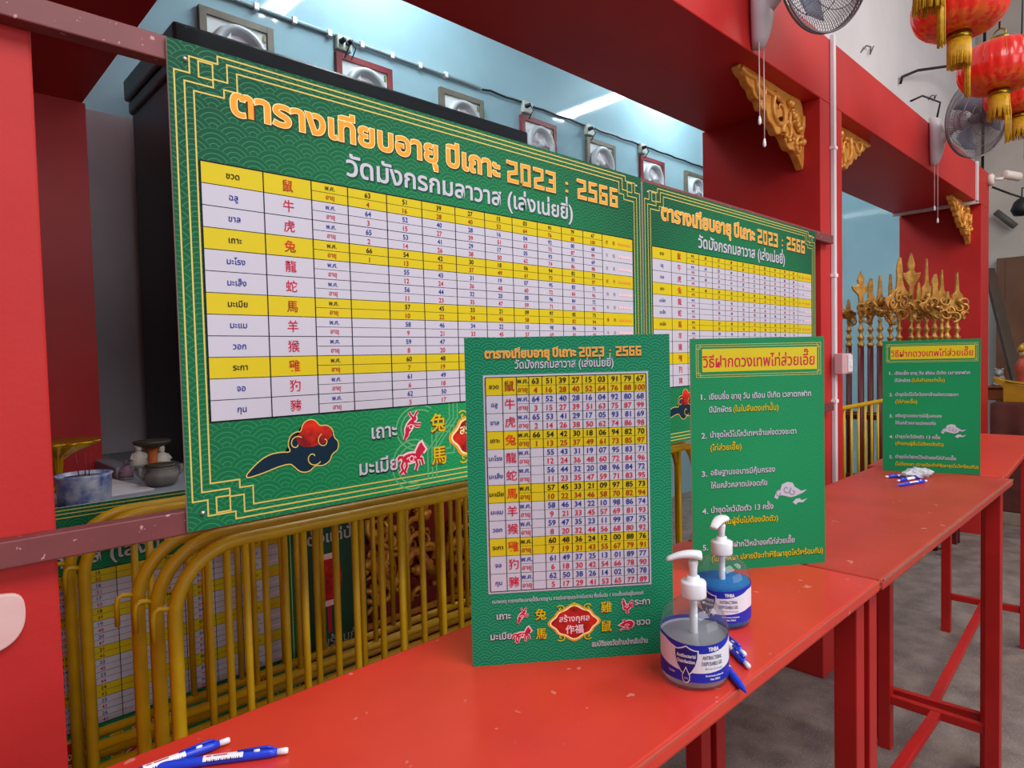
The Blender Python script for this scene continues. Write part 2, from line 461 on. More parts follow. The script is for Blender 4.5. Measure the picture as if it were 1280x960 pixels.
TP = [('ตารางเทียบอายุ', 0, .406), ('ปีเถาะ', .425, .574), ('2023', .593, .760), (':', .788, .806), ('2566', .829, 1.)]
def white_line(par, st, x, z, h, wd, name='subtitle_lettering', bold=.02):
    s = Sheet(); s.text(st, x, z, h, 1, DG, width=wd, bold=bold+.02, dx=.03*h, dz=-.04*h); s.text(st, x, z, h, 2, WH, width=wd, bold=bold)
    return s.done(name, PR, par)

def sub(pts, cx, cz, k, flip=1): return [(cx+flip*x*k, cz+z*k) for x, z in pts]
def ell(cx, cz, a, b, rot=0, n=18): return [(cx+a*math.cos(2*PI*i/n)*math.cos(rot)-b*math.sin(2*PI*i/n)*math.sin(rot), cz+a*math.cos(2*PI*i/n)*math.sin(rot)+b*math.sin(2*PI*i/n)*math.cos(rot)) for i in range(n)]
# papercut animals: filled outlines and strokes (points, width)
RABBIT = ([ell(-.12, .02, .46, .20, .95), ell(.20, .42, .17, .13, .4)], [([(.12, .50), (-.05, .66), (-.14, .84)], .12), ([(.24, .52), (.32, .68), (.46, .84)], .12), ([(.12, .18), (.38, .12), (.66, .10)], .10), ([(.10, .10), (.34, -.02), (.60, -.04)], .10), ([(-.30, -.20), (-.40, -.48), (-.50, -.74)], .16), ([(-.22, -.24), (-.26, -.46), (-.38, -.60)], .12)])
HORSE = ([ell(-.10, .04, .44, .19, .06), [(.14, .02), (.20, .30), (.40, .60), (.52, .66), (.56, .56), (.72, .34), (.63, .25), (.48, .34), (.40, .02)]], [([(-.48, .12), (-.66, .12), (-.82, -.02), (-.92, -.24)], .13), ([(.24, .0), (.50, -.06), (.56, -.34)], .11), ([(.18, -.04), (.26, -.30), (.16, -.54)], .11), ([(-.34, .0), (-.30, -.30), (-.42, -.52), (-.36, -.62)], .11), ([(-.42, .02), (-.56, -.24), (-.50, -.46), (-.64, -.58)], .11)])
ROOST = ([ell(-.02, -.06, .40, .26, .2), [(-.38, .02), (-.50, .40), (-.42, .62), (-.28, .60), (-.14, .16)]], [([(.20, .02), (.30, .40), (.52, .58), (.66, .40)], .13), ([(.24, -.02), (.46, .26), (.66, .16)], .13), ([(.26, -.10), (.48, .06), (.62, -.10)], .12), ([(-.46, .62), (-.38, .74), (-.28, .66)], .12), ([(-.50, .46), (-.64, .42)], .08), ([(-.02, -.28), (-.04, -.62), (-.18, -.70)], .09), ([(.08, -.28), (.08, -.60), (.20, -.70)], .09)])
RAT = ([ell(.12, .08, .48, .32, .05), [(-.22, .30), (-.44, .22), (-.78, .02), (-.42, -.10), (-.16, -.14)]], [([(-.24, .26), (-.34, .42), (-.18, .44)], .12), ([(.48, -.16), (.10, -.36), (-.40, -.30), (-.72, -.50)], .09), ([(-.10, -.14), (-.24, -.26)], .09), ([(.26, -.16), (.18, -.30)], .09)])
def blob(cx, cz, r, n=14): return [(cx+r*math.cos(2*PI*i/n), cz+r*math.sin(2*PI*i/n)) for i in range(n)]
def animal(s, P, cx, cz, k, flip=1):
    for layer, grow, mi in ((3, .09, PK), (4, 0, CR)):
        for q in P[0]:
            q = sub(q, cx, cz, k, flip); s.poly(q, layer, mi)
            if grow: s.line(q, 2*grow*k, layer, mi, closed=True)
        for q, wd in P[1]: s.line(sub(q, cx, cz, k, flip), (wd+grow)*k, layer, mi)
    s.line(blob(cx-.04*k*flip, cz-.0*k, k*.12), k*.05, 5, PK, closed=True)
    s.line(sub([(-.3,.0),(-.18,.08)], cx, cz, k, flip), k*.05, 5, PK); s.line(sub([(.12,.1),(.2,.0)], cx, cz, k, flip), k*.05, 5, PK)
def medallion(s, cx, cz, rx, rz):
    pts = []
    for i in range(64):
        a = 2*PI*i/64; q = 1+.07*math.cos(4*a)+.05*math.cos(8*a)
        pts.append((cx+rx*q*math.cos(a), cz+rz*q*math.sin(a)))
    s.poly([(cx+(x-cx)*1.12, cz+(z-cz)*1.15) for x, z in pts], 2, OR)
    s.line(pts, rx*.07, 4, CM, closed=True); s.poly(pts, 3, FI)
    for sx in (-1, 1):
        for sz in (-1, 1):
            px, pz = cx+sx*rx*.62, cz+sz*rz*.95
            sp = [(px+sx*rx*.22*(1-t/14)*math.cos(t*.62+.6), pz+sz*rz*.26*(1-t/14)*math.sin(t*.62+.6)) for t in range(13)]
            s.line(sp, rx*.05, 5, YE)
        s.line([(cx+sx*rx*.25, cz+rz*1.12), (cx, cz+rz*1.3), (cx-sx*rx*.05, cz+rz*1.1)], rx*.05, 5, YE)
def bigpattern(s, cx, cz, k):
    for r in (.5, .62): s.line([(cx+k*(-.75+r*math.cos(a*.2)), cz+k*(.35+r*.8*math.sin(a*.2))) for a in range(5, 24)], k*.035, 1, PG)
    for r in (.42, .55): s.line([(cx+k*(-.95+r*math.cos(a*.2)), cz+k*(-.45+r*math.sin(a*.2))) for a in range(3, 26)], k*.035, 1, PG)
    for q in (0, .12, .24):
        s.line([(cx+k*(-.55+q), cz-k*.85), (cx+k*(-.55+q), cz-k*.2), (cx+k*(.1+q), cz+k*.5), (cx+k*(.1+q), cz+k*.9)], k*.035, 1, PG)
    for q in (.2, .32): s.line([(cx-q*k-.1*k, cz-q*k), (cx+q*k-.1*k, cz-q*k), (cx+q*k-.1*k, cz+q*k), (cx-q*k-.1*k, cz+q*k)], k*.035, 1, PG, closed=True)
def gold_word(s, ch, x, z, h):
    s.text(ch, x, z, h, 3, RI, bold=.022, dx=.03*h, dz=-.07*h); s.text(ch, x, z, h, 4, BR, bold=.022, dx=.02*h, dz=-.03*h); s.text(ch, x, z, h, 5, YE, bold=.012)

def spiral(cx, cz, r, a0, turns, sg=1, n=18): return [(cx+r*(1-.8*i/n)*math.cos(a0+sg*turns*2*PI*i/n), cz+r*(1-.8*i/n)*math.sin(a0+sg*turns*2*PI*i/n)) for i in range(n+1)]
def lucky_cloud(s, cx, cz, k):
    """dark swirling cloud with a red crown and a long tail to the left"""
    pts = [(-1.0,-.40),(-.74,-.14),(-.50,.0),(-.25,.02),(-.05,-.01),(-.12,.14),(-.06,.32),(.08,.38),(.16,.36),(.20,.52),(.34,.60),(.48,.56),(.56,.44),(.70,.46),(.84,.36),(.86,.18),(.96,.10),(.94,-.08),(.80,-.14),(.76,-.28),(.58,-.36),(.44,-.32),(.30,-.44),(.12,-.42),(.0,-.30),(-.08,-.22),(-.35,-.26),(-.62,-.34)]
    P = sub(smooth_loop(pts, 2), cx, cz, k); s.poly(P, 2, NV)
    s.poly(sub([(.10,.14),(.04,.28),(.16,.36),(.20,.52),(.34,.60),(.48,.56),(.56,.44),(.70,.46),(.82,.36),(.82,.22),(.66,.10),(.40,.05),(.22,.06)], cx, cz, k), 3, FI)
    s.line(P+[P[0]], k*.022, 4, GO)
    for q in ((.06,.14,.16,.8,.8,1),(.64,.14,.15,1.9,.9,1),(.40,-.16,.18,-.6,.8,-1)): s.line(sub(spiral(q[0], q[1], q[2], q[3], q[4], q[5]), cx, cz, k), k*.020, 5, GO)

BW, BH = 1.20, .740
def make_big_board():
    t = thing('zodiac_chart_board', '', 'board')
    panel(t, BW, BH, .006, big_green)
    s = Sheet()
    for fx in (0, 1):
        for fz in (0, 1):
            g = lambda x, z: (BW-x if fx else x, BH-z if fz else z)
            mid = (BW/2, BH/2)
            for P in (((8, 45), (30, 45), (30, 20), (72, 20), (72, 8)), ((22, 58), (64, 58), (64, 45), (86, 45), (86, 17)), ((35, 70), (80, 70), (80, 57), (101, 57), (101, 27))):
                q = [(a/1000, b/1000) for a, b in P]
                full = [(q[0][0], BH/2)]+q+[(BW/2, q[-1][1])]
                s.line([g(*p) for p in full], .0024, 1, GO)
            s.line([g(a/1000, b/1000) for a, b in ((43, 23), (64, 23), (64, 47), (43, 47))], .0024, 1, GO, closed=True)
    s.done('border_lines', PR, t)
    title(t, TP, .594, .648, .060, 1.012)
    white_line(t, 'วัดมังกรกมลาวาส (เล่งเน่ยยี่)', .600, .588, .050, .62)
    calendar(t, [.039, .137, .221, .291, .373, .454, .538, .619, .701, .782, .866, .946, 1.023, 1.155], .165, .567, True, .78, .0011, .012, 0)
    for cx in (.172, 1.03): s = Sheet(); lucky_cloud(s, cx, .104, .088); s.done('cloud_print', PR, t)
    s = Sheet(); bigpattern(s, .50, .090, .088)
    for st, x, z, h in (('เถาะ', .352, .110, .036), ('มะเมีย', .338, .046, .036), ('ระกา', .80, .110, .036), ('ชวด', .80, .046, .036)):
        s.text(st, x, z, h, 4, BK, bold=.03, dx=.001, dz=-.002); s.text(st, x, z, h, 5, WH, bold=.02)
    animal(s, RABBIT, .414, .125, .034); animal(s, HORSE, .414, .062, .045)
    animal(s, ROOST, .738, .125, .034); animal(s, RAT, .738, .062, .040)
    gold_word(s, '兔', .479, .112, .040); gold_word(s, '馬', .479, .046, .040); gold_word(s, '雞', .685, .112, .040); gold_word(s, '鼠', .685, .046, .040)
    medallion(s, .583, .092, .062, .046)
    s.text('สร้างกุศล', .583, .098, .026, 6, CM, bold=.02); s.text('作福', .583, .066, .030, 6, CM, bold=.02)
    s.done('zodiac_print', PR, t)
    for x, z in ((.024, BH-.026), (BW-.024, BH-.026), (.022, .026), (BW-.022, .026)):
        MB().lathe([(.0001, -.0035), (.003, -.003), (.0045, -.0005), (.0045, .001)], 10, (x, 0, z), axis='y').build('screw', mat('screw_steel', '#b9b9bd', .3, .9), t)
    return t
bigb = make_big_board(); bigb.location = wpt(.322, 1.052, -.2525)
bigb['label'] = 'largest green zodiac year chart, mounted on the rails at the left'
b2 = dup(bigb, wpt(1.530, 1.052, -.260), 0, 'green zodiac year chart mounted on the rails beside the red pier, right of the largest')
b3 = dup(bigb, wpt(-.285, 1.95, -1.085), 0, 'green zodiac year chart stored low behind the yellow barriers')

# ------------------------------------------------------------------ age chart standing on the table
def strut(t, w_, h_):
    MB().prism([(0, 0), (.0, h_*.55), (.004, h_*.55), (.004, 0)], 0, .06).xf(Matrix.Translation((w_/2-.03, .010, 0)) @ Matrix(((0,1,0,0),(1,0,0,0),(0,0,1,0),(0,0,0,1)))).build('easel_strut', board_edge, t)
SW, SH = .284, .449
P = (.562, .675, TT)
ab = thing('age_chart_board', 'small green age chart standing on the red table left of the gel bottles', 'board', P, math.atan2(-.615, .789))
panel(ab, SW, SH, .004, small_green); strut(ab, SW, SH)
title(ab, TP, .478*SW, .938*SH, .0165, .218)
white_line(ab, 'วัดมังกรกมลาวาส (เล่งเน่ยยี่)', .478*SW, .905*SH, .0155, .137)
FR = [.095, .176, .244, .303, .367, .435, .498, .563, .627, .689, .754, .819, .879]
calendar(ab, [a*SW for a in FR], .228*SH, .880*SH, False, .86, .0005, .014, .0035)
s = Sheet()
s.text('หมายเหตุ ตารางเทียบอายุนี้ใช้มาตรฐาน การนับอายุแบบไทยโบราณ ซึ่งเริ่มนับ 1 ขวบตั้งแต่อยู่ในครรภ์', .475*SW, .192*SH, .0066, 4, WH, width=.212, bold=.015)
for st, x, z in (('เถาะ', .155, .142), ('มะเมีย', .14, .080), ('ระกา', .842, .160), ('ชวด', .845, .096)):
    s.text(st, x*SW, z*SH, .0125, 3, BK, bold=.03, dx=.0006, dz=-.0008); s.text(st, x*SW, z*SH, .0125, 4, WH, bold=.025)
animal(s, RABBIT, .245*SW, .147*SH, .0135); animal(s, HORSE, .245*SW, .088*SH, .0170); animal(s, ROOST, .765*SW, .156*SH, .0135); animal(s, RAT, .765*SW, .098*SH, .0150)
for ch, x, z in (('兔', .335, .136), ('馬', .335, .076), ('雞', .660, .146), ('鼠', .660, .086)): gold_word(s, ch, x*SW, z*SH, .0165)
medallion(s, .5*SW, .118*SH, .030, .021)
s.text('สร้างกุศล', .5*SW, .122*SH, .0115, 6, PK, bold=.02); s.text('作福', .5*SW, .086*SH, .0130, 6, PK, bold=.02)
s.text('สมบัติของวัดห้ามนำกลับบ้าน', .725*SW, .038*SH, .0100, 4, WH, width=.080, bold=.03)
s.done('zodiac_print', PR, ab)

# ------------------------------------------------------------------ instruction boards
IW, IH = .280, .449
def make_info():
    t = thing('instructions_board', '', 'board')
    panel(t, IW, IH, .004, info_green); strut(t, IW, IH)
    s = Sheet()
    U = lambda u, v: (u*IW, IH*(1-v))
    x0, z0 = U(.055, .155); x1, z1 = U(.965, .035)
    s.rect(x0+.008, z0+.006, x1-.006, z1-.004, 2, YE)
    for q in (0, .004): s.line([(x0-q, z0-q), (x1+q-.002, z0-q), (x1+q-.002, z1+q), (x0-q, z1+q)], .0009, 1, GO, closed=True)
    for a in (x0, x1-.002):
        for b in (z0, z1): s.line([(a-.004, b-.004), (a+.004, b-.004), (a+.004, b+.004), (a-.004, b+.004)], .0009, 2, GO, closed=True)
    s.done('header_panel', PR, t)
    s = Sheet(); s.text('วิธีฝากดวงเทพไท่ส่วยเอี๊ย', .505*IW, IH*(1-.122), .030, 3, CR, width=.235, bold=.012); s.done('header_lettering', PR, t)
    s = Sheet()
    def row(parts, v, u, wd):
        x = u*IW; z = IH*(1-v)-.004
        tot = 0; ws = []
        for st, c in parts:
            g = text_geo(st, .019)[0]; ws.append(max(p[0] for p in g)-min(p[0] for p in g)); tot += ws[-1]
        gap = .25*(len(parts)-1); k = wd*IW/(tot+gap); h = .0150
        for (st, c), q in zip(parts, ws):
            s.text(st, x, z, h, 2, BK, 'l', .022, q*k, .0005, -.0007); s.text(st, x, z, h, 3, c, 'l', .019, q*k); x += (q+.25)*k
    row([('1.', WH)], .250, .070, .035); row([('เขียนชื่อ อายุ วัน เดือน ปีเกิด เวลาตกฟาก', WH)], .250, .130, .765)
    row([('ปีนักษัตร', WH), ('(ในใบสีแดงเท่านั้น)', YE)], .305, .130, .515)
    s.done('instruction_lettering', PR, t); s = Sheet()
    row([('2.', WH)], .415, .070, .040); row([('นำชุดไหว้ไปไหว้เทพเจ้าแห่งดวงชะตา', WH)], .412, .135, .645)
    row([('(ไท่ส่วยเอี๊ย)', YE)], .468, .135, .230)
    s.done('instruction_lettering', PR, t); s = Sheet()
    row([('3.', WH)], .578, .070, .040); row([('อธิษฐานขอบารมีคุ้มครอง', WH)], .574, .135, .480)
    row([('ให้แคล้วคลาดปลอดภัย', WH)], .630, .135, .420)
    s.done('instruction_lettering', PR, t); s = Sheet()
    row([('4.', WH)], .738, .070, .042); row([('นำชุดไหว้ปัดตัว 13 ครั้ง', WH)], .735, .135, .465)
    row([('(ทำแทนผู้อื่นไม่ต้องปัดตัว)', YE)], .788, .135, .500)
    s.done('instruction_lettering', PR, t); s = Sheet()
    row([('5.', WH)], .895, .070, .040); row([('นำชุดไหว้ฝากไว้หน้าองค์ไท่ส่วยเอี๊ย', WH)], .890, .135, .625)
    row([('(ไม่ต้องเผา ปลายปีจะทำพิธีเผาชุดไหว้พร้อมกัน)', YE)], .946, .135, .845)
    s.done('instruction_lettering', PR, t)
    s = Sheet(); cx, cz, k = .735*IW, IH*(1-.672), .036
    P = sub([(-.98,-.30),(-.86,.05),(-.62,.12),(-.52,.40),(-.20,.52),(.10,.46),(.24,.22),(.42,.12),(.62,-.02),(.98,.04),(.70,-.14),(.46,-.10),(.30,-.28),(.0,-.34),(-.30,-.26),(-.52,-.20),(-.70,-.22),(-.80,-.40)], cx, cz, k)
    s.poly(P, 2, WH)
    for q in ((-.70,-.10,.22,1.,1.,1),(-.25,.12,.26,.3,1.,-1),(.12,-.05,.22,2.,1.,1)): s.line(sub(spiral(*q), cx, cz, k), k*.05, 3, GY)
    s.poly(sub([(.10,-.62),(.30,-.44),(.52,-.42),(.66,-.54),(1.0,-.44),(.72,-.66),(.44,-.64),(.28,-.76)], cx, cz, k), 2, WH)
    s.done('cloud_print', PR, t)
    return t
ib = make_info(); ib.location = (1.100, .655, TT); ib.rotation_euler.z = math.atan2(-.561, .828)
ib['label'] = 'green instructions board with yellow header standing right behind the blue gel bottle'
ib2 = dup(ib, (2.490, .736, TT), math.atan2(-.94, .342), 'farther green instructions board with yellow header, standing at the far table joint behind three pens')

# ------------------------------------------------------------------ wooden rails over the bay
rail_m = flecked('rail_brown_paint', '#7a3b3c', '#6d3234', '#b5868a', .5, 95., .68, 9.)
def rail(z0, z1, label):
    o = MB().box((-.9, 1.060, z0+H), (2.945, 1.089, z1+H)).build('wooden_rail', rail_m, bevel=.002)
    return tag(o, label, 'rail')
rail(.456, .492, 'upper brown wooden rail behind the top edges of the mounted charts')
rail(-.257, -.221, 'lower brown wooden rail behind the bottom edges of the mounted charts')
tape = mat('paper_tag', '#e2b9b4', .6, hex2='#d9a9a6')
o = MB().prism(smooth_loop([(-.07, -.042), (-.07, .034), (-.03, .036), (.004, .036), (.022, .030), (.026, .008), (.022, -.018), (.006, -.036), (-.02, -.042)], 2), 1.080, 1.0895).build('paper_tag', tape, loc=(.098, 0, -.330+H), bevel=.002)
tag(o, 'pale pink rounded tag stuck on the red pier at the left edge', 'tag')

# ------------------------------------------------------------------ yellow crowd barriers
yel = mat('barrier_yellow', '#d2a60e', .38, hex2='#bd900b', vscale=9.)
def make_barrier():
    t = thing('crowd_barrier', '', 'barrier')
    L, Z, R, r = 2.05, 1.068, .13, .0138
    pts = [(0, 0, .02)]+[(R-R*math.cos(a*PI/16), 0, Z-R+R*math.sin(a*PI/16)) for a in range(0, 9)]
    pts += [(L-R+R*math.sin(a*PI/16), 0, Z-R+R*math.cos(a*PI/16)) for a in range(0, 9)]+[(L, 0, .02)]
    MB().tube(pts, r, 12).build('frame', yel, t)
    for z in (.525, .47): MB().tube([(0, 0, z), (L, 0, z)], .0120, 10).build('lower_rail', yel, t)
    n = 15
    for i in range(1, n+1):
        x = L*i/(n+1)+.012
        MB().tube([(x, 0, .525), (x, 0, Z)], .0082, 8).build('bar', yel, t)
    MB().tube([(0, 0, .96), (-.028, 0, .966), (-.035, 0, .962), (-.038, 0, .95), (-.038, 0, .905)], .005, 8).build('hook', yel, t)
    for x in (0, L): MB().tube([(x, -.0, .02), (x, -.028, .012), (x, .028, .012)], .012, 8).build('foot', yel, t)
    return t
br = make_barrier(); br.location = (.385, 1.360, 0); br['group'] = 'yellow crowd barriers stacked in the left bay'
br['label'] = 'yellow tubular crowd barrier, front one of the stack behind the red table'
dup(br, (.372, 1.430, 0), 0, 'yellow tubular crowd barrier, second of the stack behind the red table')
dup(br, (.356, 1.500, 0), 0, 'yellow tubular crowd barrier, third of the stack behind the red table')
dup(br, (.318, 1.800, 0), 0, 'yellow tubular crowd barrier close in front of the stored chart')
dup(br, (.300, 1.865, 0), 0, 'yellow tubular crowd barrier touching the stored chart, rearmost of the stack')
b6 = dup(br, (3.165, 1.50, 0), 0, 'yellow tubular crowd barrier in the farther bay beneath the gilded staffs'); del b6['group']

# ------------------------------------------------------------------ hand gel bottles
def see_through(name, tint, body, keep, gloss_ior=1.4, rough=.04):
    """thin clear plastic or gel: mostly lets light straight through, a little body colour, fresnel shine"""
    m = bpy.data.materials.new(name); m.use_nodes = True; MATS[name] = m; t = NT(m.node_tree); nt = m.node_tree
    nt.nodes.remove(nt.nodes['Principled BSDF']); out = nt.nodes['Material Output']
    tr = t.node('ShaderNodeBsdfTransparent'); tr.inputs[0].default_value = lin(tint)
    df = t.node('ShaderNodeBsdfDiffuse'); t.link(t.mix(t.ramp(t.noise(30., 3, t.obj()), .3, .7), lin(body), tuple(x*.93 for x in lin(body)[:3])+(1,)), df.inputs[0])
    tl = t.node('ShaderNodeBsdfTranslucent'); tl.inputs[0].default_value = lin(body)
    m0 = t.node('ShaderNodeMixShader'); m0.inputs[0].default_value = .5; t.link(df.outputs[0], m0.inputs[1]); t.link(tl.outputs[0], m0.inputs[2])
    m1 = t.node('ShaderNodeMixShader'); m1.inputs[0].default_value = keep; t.link(m0.outputs[0], m1.inputs[1]); t.link(tr.outputs[0], m1.inputs[2])
    gl = t.node('ShaderNodeBsdfGlossy'); gl.inputs['Roughness'].default_value = rough
    lw = t.node('ShaderNodeLayerWeight'); lw.inputs[0].default_value = .5
    fr = t.m('MULTIPLY_ADD', t.m('POWER', lw.outputs['Facing'], 4.), .55*gloss_ior, .035*gloss_ior)
    m2 = t.node('ShaderNodeMixShader'); t.link(fr, m2.inputs[0]); t.link(m1.outputs[0], m2.inputs[1]); t.link(gl.outputs[0], m2.inputs[2])
    t.link(m2.outputs[0], out.inputs[0]); return m
clear = see_through('clear_plastic', '#f2f5f6', '#d5dbe0', .95, 1.)
gel_clear = see_through('clear_gel', '#eef0f2', '#eef0f4', .58, .15)
gel_blue = see_through('blue_gel', '#5fb8f0', '#2fb2ff', .30, .15)
pump_w = mat('pump_white', '#eceaf0', .3, var=.02)
label_w = mat('label_white', '#e6e2ec', .45, var=.02); label_b = mat('label_blue', '#1c2bb0', .4, var=.05); label_n = mat('label_navy', '#1a1f78', .4, var=.05)
label_g = mat('label_grey_ink', '#5b5f78', .5, var=.05)
R0 = .0427
def make_bottle(label, loc, yaw_l, yaw_p, gel, fill):
    t = thing('gel_bottle', label, 'bottle', loc)
    prof = [(.0001, .002), (.036, .001), (.0405, .003), (R0, .008), (R0, .060), (R0*.995, .071), (.0405, .080), (.0365, .088), (.0300, .0955), (.0225, .1005), (.0155, .103), (.0138, .106), (.0138, .112)]
    mb = MB(); mb.lathe(prof, 48); mb.build('bottle_shell', clear, t)
    zz = [(r-.0016, max(z+.0008, .0045)) for r, z in prof[1:] if z < fill]
    mb = MB(); mb.lathe([(.0001, .0045)]+zz+[(zz[-1][0], fill), (.0001, fill)], 40); mb.build('gel', gel, t)
    # label wrapped round the body
    def wrap(sheet, name, rr):
        me = bmesh.new(); vs = [me.verts.new(p) for p in sheet.v]
        for f, mi in zip(sheet.f, sheet.m):
            try: q = me.faces.new([vs[i] for i in f]); q.material_index = mi
            except ValueError: pass
        for it in range(6):
            ed = [e for e in me.edges if abs(e.verts[0].co.x-e.verts[1].co.x) > .006]
            if not ed: break
            bmesh.ops.subdivide_edges(me, edges=ed, cuts=1); bmesh.ops.triangulate(me, faces=me.faces[:])
        for v in me.verts:
            a = v.co.x/R0-PI/2+yaw_l; q = rr-v.co.y
            v.co = (q*math.cos(a), q*math.sin(a), v.co.z)
        m2 = bpy.data.meshes.new(name); me.to_mesh(m2); me.free()
        for m in (label_w, label_b, label_n, label_g): m2.materials.append(m)
        o = bpy.data.objects.new(name, m2); COL.objects.link(o); o.parent = t; return o
    W = PI*R0*.985
    bk = MB(); v = []; f = []
    for k in range(49):
        a = 2*PI*k/48
        for z in (.013, .0595): v.append(((R0+.0001)*math.cos(a), (R0+.0001)*math.sin(a), z))
    for k in range(48): f.append((2*k, 2*k+2, 2*k+3, 2*k+1))
    bk.add(v, f, 0, True).build('label_backing', label_w, t)
    s = Sheet(); N = 48
    for i in range(N):
        x0, x1 = -W+2*W*i/N, -W+2*W*(i+1)/N
        tb_ = lambda x: .0655-.006*(1-min(1, abs(x)/.052)**2); bb = lambda x: .0560-.0115*(1-min(1, abs(x-.004)/.050)**2)+.0045
        lo = lambda x: .0315-.007*(1-min(1, abs(x)/.055)**2)
        for za, zb, mi in ((bb, tb_, 1), (lo, bb, 0), (lambda x: .0125, lo, 1)):
            s.put([(x0, za(x0)), (x1, za(x1)), (x1, zb(x1)), (x0, zb(x0))], [(0,1,2,3)], 0, mi)
    wrap(s, 'label', R0+.0002)
    s = Sheet(); k = .0150; cx, cz = -.0145, .040
    sh = sub([(0, 1.12), (.30, .94), (.62, .82), (.92, .80), (.90, .20), (.72, -.42), (.40, -.95), (0, -1.30), (-.40, -.95), (-.72, -.42), (-.90, .20), (-.92, .80), (-.62, .82), (-.30, .94)], cx, cz, k)
    s.poly(sub([(x*1.13, z*1.10) for x, z in [((p[0]-cx)/k, (p[1]-cz)/k) for p in sh]], cx, cz, k), 1, 0); s.poly(sh, 2, 2)
    s.text('Antibacterial', cx, cz+.0035, .0062, 3, 0, width=.0235, bold=.03); s.text('Disinfection', cx, cz-.0035, .0062, 3, 0, width=.0215, bold=.03)
    dr = [(cx+.0046*q, .0165+z) for q, z in ((0, .0135), (.45, .0085), (.85, .004), (.8, -.0005), (.4, -.0032), (0, -.004), (-.4, -.0032), (-.8, -.0005), (-.85, .004), (-.45, .0085))]
    s.poly([(cx+(x-cx)*1.25, .0195+(z-.0195)*1.22) for x, z in dr], 3, 0); s.poly(dr, 4, 2); s.text('75%', cx, .0165, .0030, 5, 0)
    s.text('YINBA', .020, .0525, .0068, 1, 0, bold=.05, width=.0150)
    s.text('ANTIBACTERIAL', .019, .0420, .0066, 1, 3, bold=.015, width=.0270); s.text('DISPOSABLE GEL', .019, .0345, .0066, 1, 3, bold=.015, width=.0290)
    s.text('Rinse-free gel', .021, .0293, .0030, 1, 3, width=.024)
    s.text('Bacteriostatic antibacterial', .022, .0205, .0030, 1, 0, width=.026, bold=.03); s.text('Net: 500ml', .022, .0158, .0036, 1, 0, width=.014, bold=.03); s.text('YINBA', -.034, .0205, .0034, 1, 0, bold=.02)
    wrap(s, 'label_print', R0+.0003)
    mb = MB(); mb.tube([(0, 0, .118), (0, 0, .06), (.006, 0, .03), (.011, 0, .010)], .0048, 12); mb.build('dip_tube', pump_w, t)
    MB().lathe([(.0001, .1060), (.0155, .1060), (.0162, .108), (.0162, .1245), (.0152, .1268), (.0085, .1275), (.0078, .133), (.0001, .133)], 32, flute=60, amp=.03).build('collar', pump_w, t)
    MB().lathe([(.0001, .131), (.0050, .131), (.0050, .142), (.0062, .150), (.0060, .153), (.0001, .153)], 20).build('stem', pump_w, t)
    hd = MB(); n = 12; rows = []
    for i in range(n+1):
        q = i/n; x = -.0105+q*.044; wd = .0112*(1-.45*q**1.5)*(.78 if i == 0 else 1); top = .1655+.0015*math.sin(q*PI)-.009*q**2.2; th = .0115*(1-.55*q); rows.append((x, wd, top, th))
    v = []; f = []
    for x, wd, top, th in rows:
        for k in range(10):
            a = 2*PI*k/10; v.append((x, wd*math.cos(a), top-th/2+th/2*math.copysign(abs(math.sin(a))**.7, math.sin(a))))
    for i in range(n):
        for k in range(10): f.append((i*10+k, i*10+(k+1) % 10, (i+1)*10+(k+1) % 10, (i+1)*10+k))
    f += [tuple(range(10)), tuple(n*10+k for k in range(10))]
    hd.add(v, f, 0, True).build('pump_head', pump_w, t, rotz=yaw_p)
    return t
a1 = math.atan2(.443, .744)-PI/2
make_bottle('clear gel bottle with white pump, nearest the viewer on the red table', (.744, .443, TT), a1+.10, PI+a1+.12, gel_clear, .058)
a2 = math.atan2(.506, .935)-PI/2
make_bottle('blue gel bottle with white pump, behind the clear one', (.935, .506, TT), a2-.22, a2-PI/2-.35, gel_blue, .066)

